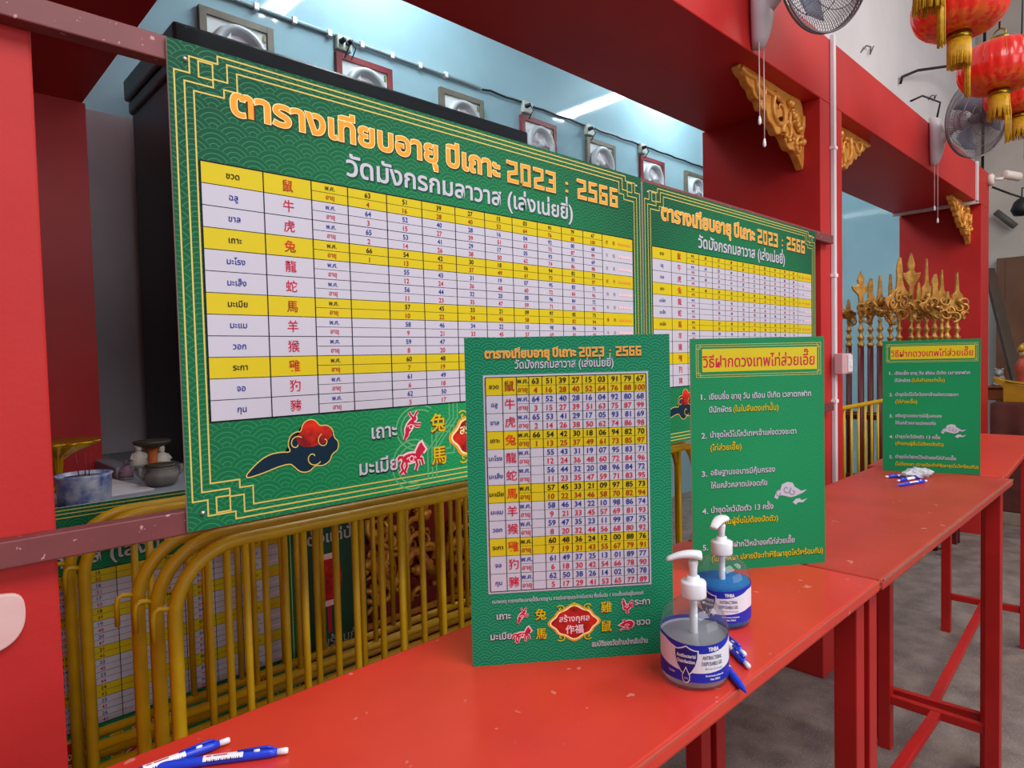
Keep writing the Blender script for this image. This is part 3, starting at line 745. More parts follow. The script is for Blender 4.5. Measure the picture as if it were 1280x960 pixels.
# ------------------------------------------------------------------ pens
pen_b = mat('pen_blue', '#1f3fd0', .28, var=.06); pen_w = mat('pen_white', '#e9e6ee', .35, var=.03); pen_k = mat('pen_black_ink', '#1b1b25', .5); pen_r = mat('pen_red_ink', '#c2304a', .5)
def make_pen():
    t = thing('ballpoint_pen', '', 'pen')           # lies along +x, button end at +x
    MB().lathe([(.0008, -.072), (.0014, -.070), (.0030, -.062), (.0046, -.050), (.0050, -.030), (.0048, .0), (.0050, .030), (.0050, .052), (.0036, .060)], 16, (0, 0, .0050), axis='x').build('barrel', pen_b, t)
    MB().lathe([(.0032, .058), (.0034, .069), (.0026, .071), (.0001, .071)], 14, (0, 0, .0050), axis='x').build('push_button', pen_w, t)
    mb = MB(); n = 10
    for i in range(n):
        pass
    lb = MB(); v = []; f = []
    for x in (-.014, .026):
        for k in range(13):
            a = PI*(-.62+1.0*k/12)+PI/2; v.append((x, -.0053*math.sin(a-PI/2), .0050+.0053*math.cos(a-PI/2)))
    for k in range(12): f.append((k, k+1, 14+k, 13+k))
    lb.add(v, f, 0, True); lb.build('paper_label', pen_w, t, fix=False)
    bc = MB()
    for i in range(16):
        x = -.010+i*.0021; wd = random.choice((.0005, .0009, .0012)); a0, a1_ = .95, 1.45
        bc.add([(x, -.0055*math.sin(a0), .005+.0055*math.cos(a0)), (x+wd, -.0055*math.sin(a0), .005+.0055*math.cos(a0)), (x+wd, -.0055*math.sin(a1_), .005+.0055*math.cos(a1_)), (x, -.0055*math.sin(a1_), .005+.0055*math.cos(a1_))], [(0,1,2,3)])
    for x, wd in ((-.011, .005), (-.004, .014)): bc.add([(x, -.0055*math.sin(.1), .005+.0055*math.cos(.1)), (x+wd, -.0055*math.sin(.1), .005+.0055*math.cos(.1)), (x+wd, -.0055*math.sin(.38), .005+.0055*math.cos(.38)), (x, -.0055*math.sin(.38), .005+.0055*math.cos(.38))], [(0,1,2,3)], 1)
    bc.build('label_print', [pen_k, pen_r], t, fix=False)
    MB().tube([(.056, .0, .0103), (.050, .0, .0122), (.020, .0, .0112)], [.0016, .0018, .0012], 8, flat=.6).build('clip', pen_b, t)
    MB().lathe([(.0001, .036), (.0018, .037), (.0018, .042), (.0001, .043)], 8, (0, -.0012, .0098), axis='x').build('white_emblem', pen_w, t)
    return t
pg = [0]
def pen(px, py, qx, qy, label, z=TT, group=None, roll=0.):
    """button end at pixel p, body pointing back towards q"""
    p = at_z(px, py, z+.005); q = at_z(qx, qy, z+.005); d = (p-q); d.z = 0; d.normalize(); c = p-d*.070
    a = math.atan2(d.y, d.x)
    if not pg[0]: pg[0] = make_pen(); o = pg[0]; o.location = (c.x, c.y, z); o.rotation_euler.z = a; o['label'] = label
    else: o = dup(pg[0], (c.x, c.y, z), a, label)
    if group: o['group'] = group
    return o
def pen_tip(px, py, qx, qy, label):
    """writing end at pixel p, button end towards q"""
    p = at_z(px, py, TT+.005); d = at_z(qx, qy, TT+.005)-p; d.z = 0; d.normalize(); c = p+d*.072
    return dup(pg[0], (c.x, c.y, TT), math.atan2(d.y, d.x), label)
pen(286, 925, 206, 954, 'blue pen with barcode label on the near table end, left of its pair')
pen(359, 938, 226, 955, 'blue pen with barcode label on the near table end, right of its pair')
pen(936, 833, 905, 801, 'blue pen with white button beside the clear gel bottle')
pen(931, 818, 899, 790, 'blue pen lying furthest back of three beside the gel bottles')
p3 = pen_tip(933, 866, 904, 829, 'blue pen pointing at the table edge beside the clear gel bottle')
pen(1107, 596, 1136, 594, 'blue pen half inside the plastic wrapper below the far instructions board')
pen(1122, 601, 1150, 596, 'blue pen in the middle of three below the far instructions board')
pen(1158, 601, 1126, 606, 'blue pen nearest the viewer of three below the far instructions board')
film = mat('crumpled_plastic', '#e4e4ee', .25, trans=.35, var=.05)
mb = MB(); n = 14; v = []; f = []
for i in range(n):
    for k in range(12):
        a = 2*PI*k/12; q = i/(n-1); rr = .020*math.sin(PI*(.12+.8*q))*(1+.45*random.uniform(-1, 1))
        v.append((-.06+.12*q, rr*1.35*math.cos(a), .014+max(-.0135, rr*.75*math.sin(a))))
for i in range(n-1):
    for k in range(12): f.append((i*12+k, i*12+(k+1) % 12, (i+1)*12+(k+1) % 12, (i+1)*12+k))
f += [tuple(range(12)), tuple((n-1)*12+k for k in range(12))]
c = at_z(1147, 597, TT)
o = mb.add(v, f, 0, False).build('plastic_wrapper', film, loc=(c.x, c.y, TT+.001), rotz=-.5)
tag(o, 'crumpled clear plastic wrapper lying on the pens at the far table joint', 'wrapper')

# ------------------------------------------------------------------ inside the bay: tubes, cabinet, altar
tube_m = mat('tube_light', '#f2fbff', .4, var=0., emit=105.); tray_m = mat('lamp_tray', '#d8dadc', .5, var=.03)
def tube_lamp(x, label):
    t = thing('ceiling_light', label, 'light', wpt(x, 2.92, 2.64))
    MB().box((-.09, -.64, .02), (.09, .64, .06)).build('housing', tray_m, t, bevel=.004)
    for dx in (-.05, .05): MB().tube([(dx, -.6, .0), (dx, .6, .0)], .016, 12).build('lamp_tube', tube_m, t)
tube_lamp(2.22, 'twin tube ceiling light over the black cabinet'); tube_lamp(5.50, 'twin tube ceiling light over the farther bay')

black_w = mat('black_cabinet', '#0c0c0e', .38, var=.2, vscale=5.)
t = thing('cabinet', 'tall black altar cabinet with overhanging top behind the largest zodiac chart', 'cabinet', wpt(.87, 2.76, -.412))
CH = 1.352+.412
MB().box((.03, .04, 0), (1.93, .72, CH-.10)).build('body', black_w, t, bevel=.004)
MB().box((0, 0, CH-.10), (1.97, .74, CH)).build('cornice', black_w, t, bevel=.012)
MB().box((.015, .02, CH-.16), (1.95, .73, CH-.10)).build('cornice_moulding', black_w, t, bevel=.012)
for i in range(3): MB().box((.06+.63*i, .030, .08), (.66+.63*i, .045, CH-.25)).build('door', black_w, t, bevel=.006)

grey_stone = mat('altar_grey_top', '#8c8f98', .5, var=.15, vscale=5.); al_red = mat('altar_red_lacquer', '#7c1216', .4, var=.2)
gilt = mat('gilded_carving', '#e0a03a', .38, .35, hex2='#b8742a', vscale=22., bump=.25, bscale=120)
t = thing('altar_table', 'low grey topped altar with gilded carved red front behind the yellow barriers', 'altar', wpt(.25, 2.12, -H))
AZ = H-.412
MB().box((0, 0, AZ-.04), (2.62, 1.47, AZ)).build('altar_top', grey_stone, t, bevel=.004)
MB().box((.03, .03, 0), (2.59, 1.44, AZ-.04)).build('altar_body', al_red, t)
MB().box((-.56, -.21, 0), (2.60, .02, .338)).build('plinth', al_red, t, bevel=.005)
for i in range(6):
    mb = MB(); x0 = .10+.43*i
    for k in range(24):
        cx, cz = x0+random.uniform(.02, .36), random.uniform(.50, AZ-.12); r = random.uniform(.03, .065); sg = random.choice((-1, 1))
        mb.tube([(px, .012-.018*math.sin(q*.5), pz) for q, (px, pz) in enumerate(spiral(cx, cz, r, random.uniform(0, 6), 1.2, sg, 12))], [.013-.0007*q for q in range(13)], 6)
    for k in range(24): mb.ball((x0+random.uniform(.0, .38), .012, random.uniform(.45, AZ-.08)), random.uniform(.012, .024), n=5)
    mb.tube([(x0+q*.033, .006, .62+.06*math.sin(q*.95)) for q in range(12)], .022, 8)
    mb.build('gilded_carving', gilt, t)
for z in (AZ-.075, .43): MB().box((.03, .012, z-.012), (2.59, .03, z+.012)).build('gilded_moulding', gilt, t, bevel=.004)

# things on the altar
pot_w = mat('pot_painted', '#2d4f9c', .3, hex2='#c9ccd6', vscale=22.); ash = mat('ash', '#6b625c', .9)
c = at_z(106, 634, H-.412)
t = thing('incense_pot', 'blue and white incense pot with joss sticks on the grey altar by the left pier', 'pot', (c.x+.012, c.y+.06, AZ))
MB().lathe([(.0001, 0), (.062, 0), (.070, .006), (.074, .085), (.078, .092), (.070, .093), (.066, .082), (.0001, .080)], 24).build('pot_body', pot_w, t)
MB().lathe([(.0001, .086), (.065, .082), (.0001, .083)], 20).build('ash', ash, t)
for dx, dy in ((.004, .0), (-.01, .01), (.012, -.006)): MB().tube([(dx, dy, .08), (dx*1.6, dy*1.6, .155)], .0016, 6).build('joss_stick', mat('joss_red', '#7a2230', .7), t)
gold_b = mat('polished_gold', '#d9a514', .25, .8, var=.15)
c = at_y(84, 552, 2.66)
t = thing('offering_dish', 'golden leaf-edged offering dish on a stem beside the left pier', 'dish', (c.x-.03, 2.66, AZ))
dz = c.z-AZ
pr = [(.0001, 0), (.05, 0), (.052, .008), (.018, .02), (.012, .05), (.016, dz-.06), (.04, dz-.04), (.085, dz-.02), (.125, dz), (.122, dz+.004), (.07, dz-.012), (.0001, dz-.02)]
MB().lathe(pr, 72, flute=14, amp=.16).build('dish_body', gold_b, t)
sheet_m = mat('white_paper', '#c9c7cb', .7, var=.05)
c = at_z(148, 612, AZ)
tag(MB().box((-.075, -.17, 0), (.06, .19, .004)).build('paper_sheet', sheet_m, loc=(c.x, c.y+.06, AZ), rotz=.15), 'white paper sheet lying on the grey altar beside the incense pot', 'paper')
c = at_z(135, 590, AZ)
tag(MB().box((-.04, -.22, 0), (.02, .26, .04)).build('wooden_block', grey_stone, loc=(c.x+.02, c.y, AZ), rotz=.0, bevel=.004), 'long pale block lying on the grey altar below the grey back wall', 'block')
st_w = mat('statue_white', '#cfc9bd', .5, var=.15); st_g = mat('statue_grey', '#6f6a66', .6, var=.25, vscale=40.); st_r = mat('statue_mauve', '#7d6070', .6, var=.25, vscale=30.); st_d = mat('statue_dark', '#4a4238', .5, .3, var=.3); st_o = mat('statue_orange', '#b8622a', .5)
def figure(label, px, py, hgt, body, robe, cap):
    c = at_z(px, py, AZ); t = thing('altar_figure', label, 'figurine', (c.x, c.y, AZ)); k = hgt
    MB().lathe([(.0001, 0), (.34*k, 0), (.35*k, .06*k), (.32*k, .12*k), (.0001, .12*k)], 20).build('pedestal', st_g, t)
    MB().lathe([(.0001, .12*k), (.32*k, .12*k), (.34*k, .22*k), (.28*k, .42*k), (.23*k, .58*k), (.10*k, .68*k), (.0001, .70*k)], 20).build('robe', robe, t)
    mb = MB()
    for sx in (-1, 1): mb.tube([(sx*.18*k, 0, .58*k), (sx*.28*k, -.10*k, .42*k), (sx*.06*k, -.24*k, .38*k)], [.075*k, .075*k, .05*k], 8)
    mb.build('sleeves', robe, t)
    mb = MB(); mb.ball((0, -.01*k, .79*k), .115*k, sq=(1, 1, 1.15)); mb.ball((0, -.12*k, .78*k), .022*k, n=6); mb.build('head', body, t)
    mb = MB().lathe([(.125*k, .84*k), (.13*k, .88*k), (.07*k, .95*k), (.0001, k)], 16); mb.build('headdress', cap, t)
figure('white robed figurine at the left of the group against the black cabinet', 174, 586, .105, st_w, st_w, st_w)
figure('white robed figurine at the right of the group against the black cabinet', 203, 586, .100, st_w, st_w, st_w)
figure('mauve figurine lying lowest left of the figurine group on the altar', 158, 599, .075, st_r, st_r, st_r)
c = at_z(202, 607, AZ)
t = thing('censer', 'round grey stone censer with a bowl lid, in front of the figurines', 'censer', (c.x, c.y, AZ))
MB().lathe([(.0001, 0), (.036, 0), (.046, .010), (.056, .030), (.054, .045), (.042, .056), (.046, .064), (.046, .070), (.0001, .070)], 24).build('censer_body', st_g, t)
MB().lathe([(.049, .070), (.050, .075), (.044, .077), (.0001, .075)], 24).build('lid', st_d, t)
for sx in (-1, 1): MB().tube([(sx*.052, 0, .035), (sx*.068, 0, .047), (sx*.063, 0, .068)], .008, 8).build('handle', st_g, t)
c = at_y(190, 553, 2.64)
t = thing('oil_lamp', 'dark bowl lamp with orange stem behind the white figurines', 'lamp', (c.x, c.y, AZ)); k = c.z-AZ
MB().lathe([(.0001, 0), (.035, 0), (.035, .01), (.016, .03), (.016, k-.04), (.028, k-.015), (.0001, k-.012)], 20).build('stem', st_o, t)
MB().lathe([(.0001, k-.02), (.03, k-.018), (.060, k-.004), (.064, k+.006), (.058, k+.008), (.02, k-.004), (.0001, k-.006)], 24).build('bowl', st_d, t)

# lantern poster leaning beside the stored chart
t = thing('lantern_poster', 'dark green poster with a red lantern picture behind the yellow barriers', 'poster', wpt(.925, 1.95, -1.085))
pm = mat('poster_green', '#0f4a34', .4, var=.1)
panel(t, .235, .745, .006, pm)
s = Sheet(); s.text('ตั้งแต่ปั่น', .12, .50, .05, 1, WH, bold=.02, width=.19); s.text('(พร้อมกัน)', .14, .155, .045, 1, WH, width=.18); s.done('poster_lettering', PR, t)
s = Sheet(); s.poly(smooth_loop([(.068, .305), (.122, .305), (.142, .33), (.142, .42), (.122, .445), (.068, .445), (.048, .42), (.048, .33)], 1), 1, FI)
for q in (.068, .085, .105, .122): s.line([(q, .31), (q+(q-.095)*.25, .375), (q, .44)], .003, 2, CR)
s.rect(.072, .443, .118, .462, 2, PK); s.rect(.072, .288, .118, .307, 2, PK); s.rect(.088, .20, .101, .289, 1, CR)
s.done('lantern_picture', PR, t)

# ------------------------------------------------------------------ framed exhaust fans on the teal wall
fr_red = mat('fan_frame_red', '#7a2b30', .6, var=.2); fr_brn = mat('fan_frame_brown', '#6d6a5c', .6, var=.2)
fan_pl = mat('fan_plate_pale', '#e3ecec', .4, var=.06); fan_rg = mat('fan_ring_grey', '#c3ccd0', .4, var=.08); fan_bl = mat('fan_blade_white', '#f0edf2', .35, var=.05)
FY = 3.6
def exhaust(x0, red, label):
    t = thing('exhaust_fan', label, 'fan', wpt(x0, FY, .52*FY-.398), group=None)
    w_, d = .398, .030; fm = fr_red if red else fr_brn; b = .038
    for nm, a, c in (('frame_side', (0, -d, 0), (b, 0, w_)), ('frame_side', (w_-b, -d, 0), (w_, 0, w_)), ('frame_top', (b, -d, w_-b), (w_-b, 0, w_)), ('frame_bottom', (b, -d, 0), (w_-b, 0, b))):
        MB().box(a, c).build(nm, fm, t, bevel=.002)
    MB().box((b, -.018, b), (w_-b, -.004, w_-b)).build('mounting_plate', fan_pl, t)
    c = w_/2
    MB().lathe([(.100, -.018), (.145, -.018), (.150, -.03), (.144, -.056), (.128, -.064), (.112, -.050), (.100, -.022)], 40, (c, 0, c), axis='y').build('shroud_ring', fan_rg, t)
    MB().lathe([(.0001, -.026), (.100, -.022), (.104, -.018), (.0001, -.017)], 32, (c, 0, c), axis='y').build('back_disc', fan_bl, t)
    for k in range(3):
        a = 2*PI*k/3+.5; mb = MB(); v = []; n = 6
        for i in range(n+1):
            q = i/n; rr = .025+.082*q; wd = .35+.25*q
            for sgn in (-1, 1): v.append((c+rr*math.cos(a+sgn*wd), -.030+sgn*.010, c+rr*math.sin(a+sgn*wd)))
        v += [(p[0], p[1]+.002, p[2]) for p in v]; m_ = 2*(n+1); f = []
        for i in range(n): f += [(2*i, 2*i+1, 2*i+3, 2*i+2), (m_+2*i, m_+2*i+2, m_+2*i+3, m_+2*i+1), (2*i, 2*i+2, m_+2*i+2, m_+2*i), (2*i+1, m_+2*i+1, m_+2*i+3, 2*i+3)]
        f += [(0, m_, m_+1, 1), (2*n, 2*n+1, m_+2*n+1, m_+2*n)]
        mb.add(v, f, 0, True).build('blade', fan_bl, t)
    MB().lathe([(.0001, -.052), (.022, -.048), (.028, -.036), (.028, -.018)], 20, (c, 0, c), axis='y').build('hub', fan_rg, t)
    MB().box((w_-b-.022, -.024, w_-b-.05), (w_-b-.006, -.018, w_-b-.014)).build('switch', mat('switch_olive', '#7c8358', .5), t)
names = ['leftmost brown framed exhaust fan above the black cabinet', 'red framed exhaust fan under the twin-socket box on the teal wall', 'pale brown framed exhaust fan with no socket box above it',
         'red framed exhaust fan at the right end of the black cabinet', 'brown framed exhaust fan below the right end of the tube reflection', 'red framed exhaust fan above the joint of the two mounted charts', 'rightmost exhaust fan, partly cut off by the red pier']
for i in range(7): exhaust((.3485+.2178*i)*FY, i in (1, 3, 5), names[i])
# conduit and socket boxes
cond = mat('conduit_grey', '#8fa6ab', .5, var=.1); wire_k = mat('black_cable', '#17181c', .5); box_w = mat('socket_box', '#bcc7bd', .5, var=.06); plug_k = mat('plug_navy', '#1b2438', .4)
CZ = .5463*FY
t = thing('wall_conduit', 'thin grey conduit running along the teal wall above the exhaust fans', 'conduit', wpt(0, FY, CZ))
MB().tube([(.9, -.014, 0), (2.04, -.014, 0)], .012, 8).build('conduit_run', cond, t)
MB().tube([(2.04, -.016, -.002), (3.2, -.016, -.002)], .012, 8).build('conduit_run', cond, t)
MB().tube([(3.22+.08*i, -.016, .004*math.sin(i*1.7)-.01*(i == 0)) for i in range(50)], .008, 6).build('black_cable', wire_k, t)
for k in range(7): MB().box((1.55+.22*k, -.03, -.018), (1.575+.22*k, 0, .018)).build('clip', pump_w, t)
def socket(px, py, n, label):
    p = at_y(px, py, FY); t = thing('socket_box', label, 'socket', (p.x, FY, p.z))
    MB().box((-.04, -.04, -.035), (.06, 0, .055)).build('box', box_w, t, bevel=.008)
    for k in range(n):
        MB().lathe([(.0001, -.085), (.014, -.08), (.016, -.05), (.018, -.04)], 12, (-.012+.045*k, 0, .012), axis='y').build('plug', plug_k, t)
        MB().tube([(-.012+.045*k, -.08, .012), (.01+.045*k, -.09, -.03), (.0+.045*k, -.05, -.085)], .004, 6).build('cord', wire_k, t)
socket(425, 58, 2, 'pale socket box with two dark plugs above the red framed exhaust fan')
socket(655, 137, 1, 'pale socket box above the right end of the black cabinet')
socket(733, 165, 1, 'pale socket box just right of the tube reflection on the teal wall')
socket(800, 188, 1, 'pale socket box above the joint of the two mounted charts')

# ------------------------------------------------------------------ gilded corner brackets under the beam
gold_w = mat('gilt_wood', '#e8a850', .36, .25, hex2='#cf8a36', vscale=26., bump=.15, bscale=90)
def curve_plate(splines, ext, bev):
    cu = bpy.data.curves.new('c', 'CURVE'); cu.dimensions = '2D'; cu.fill_mode = 'BOTH'; cu.extrude = ext; cu.bevel_depth = bev; cu.bevel_resolution = 1
    for pts in splines:
        sp = cu.splines.new('POLY'); sp.points.add(len(pts)-1); sp.use_cyclic_u = True
        for p, (x, y) in zip(sp.points, pts): p.co = (x, y, 0, 1)
    o = bpy.data.objects.new('c', cu); COL.objects.link(o); dg = bpy.context.evaluated_depsgraph_get(); dg.update()
    me = o.evaluated_get(dg).to_mesh(); v = [(p.co.x, -p.co.z, p.co.y) for p in me.vertices]; f = [tuple(p.vertices) for p in me.polygons]
    bpy.data.objects.remove(o); bpy.data.curves.remove(cu); return v, f
def oval(cx, cz, a, b, rot, n=14):
    return [(cx+a*math.cos(2*PI*i/n)*math.cos(rot)-b*math.sin(2*PI*i/n)*math.sin(rot), cz+a*math.cos(2*PI*i/n)*math.sin(rot)+b*math.sin(2*PI*i/n)*math.cos(rot)) for i in range(n)]
def bracket(label, x, flip):
    t = thing('carved_bracket', label, 'bracket', wpt(x, 1.175, 1.066))
    out = smooth_loop([(0, 0), (-.10, -.004), (-.20, -.006), (-.30, -.003), (-.42, -.002), (-.585, .0), (-.555, -.028), (-.520, -.030), (-.505, -.055), (-.465, -.058), (-.450, -.090), (-.405, -.088), (-.395, -.120), (-.350, -.112), (-.335, -.150), (-.290, -.160), (-.265, -.190), (-.215, -.172), (-.180, -.195), (-.150, -.225), (-.095, -.215), (-.060, -.235), (-.030, -.262), (0, -.285)])
    holes = [oval(-.245, -.060, .045, .018, -.2), oval(-.225, -.125, .040, .016, .35), oval(-.100, -.055, .055, .020, -.5), oval(-.125, -.150, .045, .017, -1.0), oval(-.035, -.155, .030, .012, -1.2)]
    v, f = curve_plate([[(flip*a, b) for a, b in out]]+[[(flip*a, b) for a, b in h] for h in holes], .012, .005)
    MB().add(v, f, 0, False).build('carved_panel', gold_w, t)
    mb = MB()
    for cx, cz, r, a0, tn, sg in ((-.24, -.095, .075, 2.2, 1.1, 1), (-.10, -.10, .085, .4, 1.2, -1), (-.40, -.045, .05, 2.6, .9, 1), (-.06, -.20, .045, 1.0, 1., 1), (-.17, -.165, .05, 3.4, 1., -1)):
        P = spiral(cx, cz, r, a0, tn, sg, 16); mb.tube([(flip*a, -.020, b) for a, b in P], [.012-.0005*i for i in range(17)], 8)
    mb.tube([(flip*(-.57+.035*i), -.018, -.014-.004*i-.006*math.sin(i*1.3)) for i in range(11)], .010, 8)
    mb.build('leaf_scrolls', gold_w, t)
    mb = MB()
    for i in range(11):
        q = i/10; mb.ball((flip*(-.165+.14*q), -.026, -.045-.14*q+.012*math.sin(i*2.)), .012+.004*(i % 2), n=6)
    for k in range(5): mb.ball((flip*(-.20+.035*k), -.024, -.185-.012*(k % 2)), .010, n=5)
    mb.build('beads', gold_w, t)
bracket('large gilded carved corner bracket left of the white-piped red pier', 2.888, 1)
bracket('gilded carved corner bracket right of the white-piped red pier', 3.135, -1)
bracket('gilded carved corner bracket beside the farthest red pier', 5.965, 1)

# ------------------------------------------------------------------ white conduits on the piers, switch box
pvc = mat('white_pvc', '#d9d3d8', .45, var=.05)
t = thing('conduit_pipe', 'white vertical conduit running down the front of the middle red pier', 'conduit', wpt(3.008, 1.09, -H))
MB().box((-.012, -.018, .40), (.012, 0, H+1.36)).build('duct', pvc, t, bevel=.003)
for z in (.7, 1.2, 1.75, 2.3): MB().box((-.016, -.021, z), (.016, 0, z+.014)).build('clip', pump_w, t)
t = thing('switch_box', 'pale pink switch box on the middle red pier above the farther table', 'switch', wpt(3.03, 1.07, -.057))
MB().box((-.055, -.035, -.045), (.055, .001, .045)).build('box', mat('switch_pink', '#c9a0a4', .5, var=.05), t, bevel=.004)
MB().box((.000, -.041, -.038), (.050, -.034, .038)).build('switch_plate', pvc, t, bevel=.003)
MB().box((.018, -.046, -.014), (.032, -.040, .014)).build('rocker', pump_w, t, bevel=.002)
t = thing('corner_conduit', 'short white conduit turning under the beam beside the farthest pier', 'conduit', wpt(5.76, 1.09, 1.05))
MB().box((-.012, -.018, .0), (.012, 0, .295)).build('upright_duct', pvc, t, bevel=.003)
MB().box((-.012, -.018, -.008), (.012, .54, .015)).build('soffit_duct', pvc, t, bevel=.003)

# ------------------------------------------------------------------ wall fans
fan_w = mat('fan_body_pale', '#cfc4ca', .4, var=.06); fan_gr = mat('fan_grille_grey', '#7f7a80', .4, .3, var=.1); fan_blade = mat('fan_blade_grey', '#8c93a8', .3, var=.1, alpha=1); cord_m = mat('cord_pale', '#d9b5b4', .6)
def make_fan():
    t = thing('wall_fan', '', 'fan')           # origin on the beam face, front towards -y
    mb = MB(); v = []; f = []; n = 9
    for i in range(n+1):
        q = i/n; z = -.16+.27*q; wd = .018+.036*min(1, q*2.2)**.6*(1-.15*q); d = .045+.03*math.sin(q*PI)
        for k in range(12):
            a = 2*PI*k/12; v.append((wd*math.cos(a), -d/2+d/2*math.sin(a), z))
    for i in range(n):
        for k in range(12): f.append((i*12+k, i*12+(k+1) % 12, (i+1)*12+(k+1) % 12, (i+1)*12+k))
    f += [tuple(range(12)), tuple(n*12+k for k in range(12))]
    mb.add(v, f, 0, True).build('bracket_body', fan_w, t)
    MB().tube([(0, -.03, -.05), (.005, -.075, -.01), (.01, -.11, .02), (.015, -.14, .04)], [.030, .026, .024, .026], 12).build('arm', fan_w, t)
    hd = Matrix.Translation((.01, -.23, .045)) @ Matrix.Rotation(-.28, 4, 'Z') @ Matrix.Rotation(.22, 4, 'X')
    def hb(mb, nm, m, **k): return mb.xf(hd).build(nm, m, t, **k)
    hb(MB().lathe([(.0001, .135), (.035, .132), (.052, .115), (.056, .06), (.050, .03), (.0001, .03)], 24, axis='y'), 'motor_housing', fan_w)
    R = .212
    def grille(nm, yc, yr, m):
        mb = MB(); mb.tube([(R*math.cos(2*PI*i/48), yr, R*math.sin(2*PI*i/48)) for i in range(48)], .0042, 6, closed=True)
        for rr, y in ((.15, yc*.62+yr*.38), (.10, yc*.85+yr*.15)): mb.tube([(rr*math.cos(2*PI*i/40), y, rr*math.sin(2*PI*i/40)) for i in range(40)], .0018, 4, closed=True)
        for k in range(100):
            a = 2*PI*k/100; tw = .35
            mb.tube([(rr*math.cos(a+tw*(1-rr/R)), y, rr*math.sin(a+tw*(1-rr/R))) for rr, y in ((.035, yc), (.10, yc*.85+yr*.15), (.15, yc*.62+yr*.38), (.185, yc*.2+yr*.8), (R, yr))], .0013, 4, cap=False)
        mb.lathe([(.0001, yc-.004), (.036, yc-.003), (.038, yc+.003), (.0001, yc+.004)], 20, axis='y'); return hb(mb, nm, m)
    grille('front_grille', -.085, -.030, fan_gr); grille('rear_grille', .045, -.016, fan_gr)
    for k in range(3):
        a0 = 2*PI*k/3; v = []; n = 8
        for i in range(n+1):
            q = i/n; rr = .03+.145*q; wd = .30+.30*math.sin(q*PI*.6)
            for sg in (-1, 0, 1): v.append((rr*math.cos(a0+sg*wd+.25*q), -.022+sg*.016*(1-.3*q), rr*math.sin(a0+sg*wd+.25*q)))
        N = len(v); v += [(p[0], p[1]+.002, p[2]) for p in v]; f = []
        for i in range(n):
            for j in (0, 1):
                a, b, c, d = 3*i+j, 3*i+j+1, 3*i+j+4, 3*i+j+3; f += [(a, b, c, d), (N+a, N+d, N+c, N+b)]
            f += [(3*i, 3*i+3, N+3*i+3, N+3*i), (3*i+2, N+3*i+2, N+3*i+5, 3*i+5)]
        f += [(0, N, N+1, 1), (1, N+1, N+2, 2), (3*n, 3*n+1, N+3*n+1, N+3*n), (3*n+1, 3*n+2, N+3*n+2, N+3*n+1)]
        hb(MB().add(v, f, 0, True), 'blade', fan_blade)
    hb(MB().lathe([(.0001, -.060), (.020, -.056), (.030, -.040), (.032, .0), (.012, .004), (.012, .04)], 20, axis='y'), 'hub', fan_blade)
    for dx, L in ((-.022, .255), (.014, .325)):
        c = MB().tube([(dx, -.034, -.150), (dx, -.034, -.150-L)], .0022, 6).build('pull_cord', cord_m, t)
        MB().lathe([(.0025, .0), (.0055, -.012), (.0060, -.026), (.0001, -.032)], 12, (dx, -.034, -.150-L)).build('cord_knob', pump_w, c)
    return t
fn = make_fan(); fn.location = wpt(2.275, 1.09, 1.235); fn['label'] = 'pale wall fan nearest the viewer, cut off by the top edge'
f2_ = dup(fn, wpt(4.575, 1.09, 1.255), -.25, 'pale wall fan with round grille left of the red lanterns')
o = MB().tube([(0, -.03, .10), (.0, -.05, .20), (-.05, .03, .25), (-.10, .08, .22)], .006, 6).build('fan_cable', wire_k, loc=wpt(4.575, 1.09, 1.255)); tag(o, 'short black cable looping up from the farther wall fan', 'cable')

# ------------------------------------------------------------------ red lanterns
lan_m = mat('lantern_red_silk', '#ea2a1c', .28, hex2='#d92016', vscale=5., coat=.4)
t_ = NT(lan_m.node_tree); b_ = lan_m.node_tree.nodes['Principled BSDF']; sp_ = t_.node('ShaderNodeSeparateXYZ'); t_.link(t_.obj(), sp_.inputs[0])
band = t_.m('MULTIPLY', t_.ramp(t_.m('MULTIPLY', sp_.outputs[2], -1.), .045, .085), t_.ramp(t_.noise(38., 2, t_.obj()), .42, .52))  # orange lower part: leaf print, plus the glow through the silk as colour
t_.link(t_.mix(band, b_.inputs['Base Color'].links[0].from_socket, lin('#e2621f')), b_.inputs['Base Color'])
bn = lan_m.node_tree.nodes['Principled BSDF']; bn.inputs['Subsurface Weight'].default_value = .25; bn.inputs['Subsurface Radius'].default_value = (.1, .03, .01); bn.inputs['Subsurface Scale'].default_value = .2
lan_o = mat('lantern_gold_print', '#d2722a', .35, .3, var=.25, vscale=50.)
tas_m = mat('tassel_yellow', '#d9a516', .55, hex2='#b98a10', vscale=60.); cap_m = mat('lantern_cap_gold', '#9a7a22', .25, .9, var=.2)
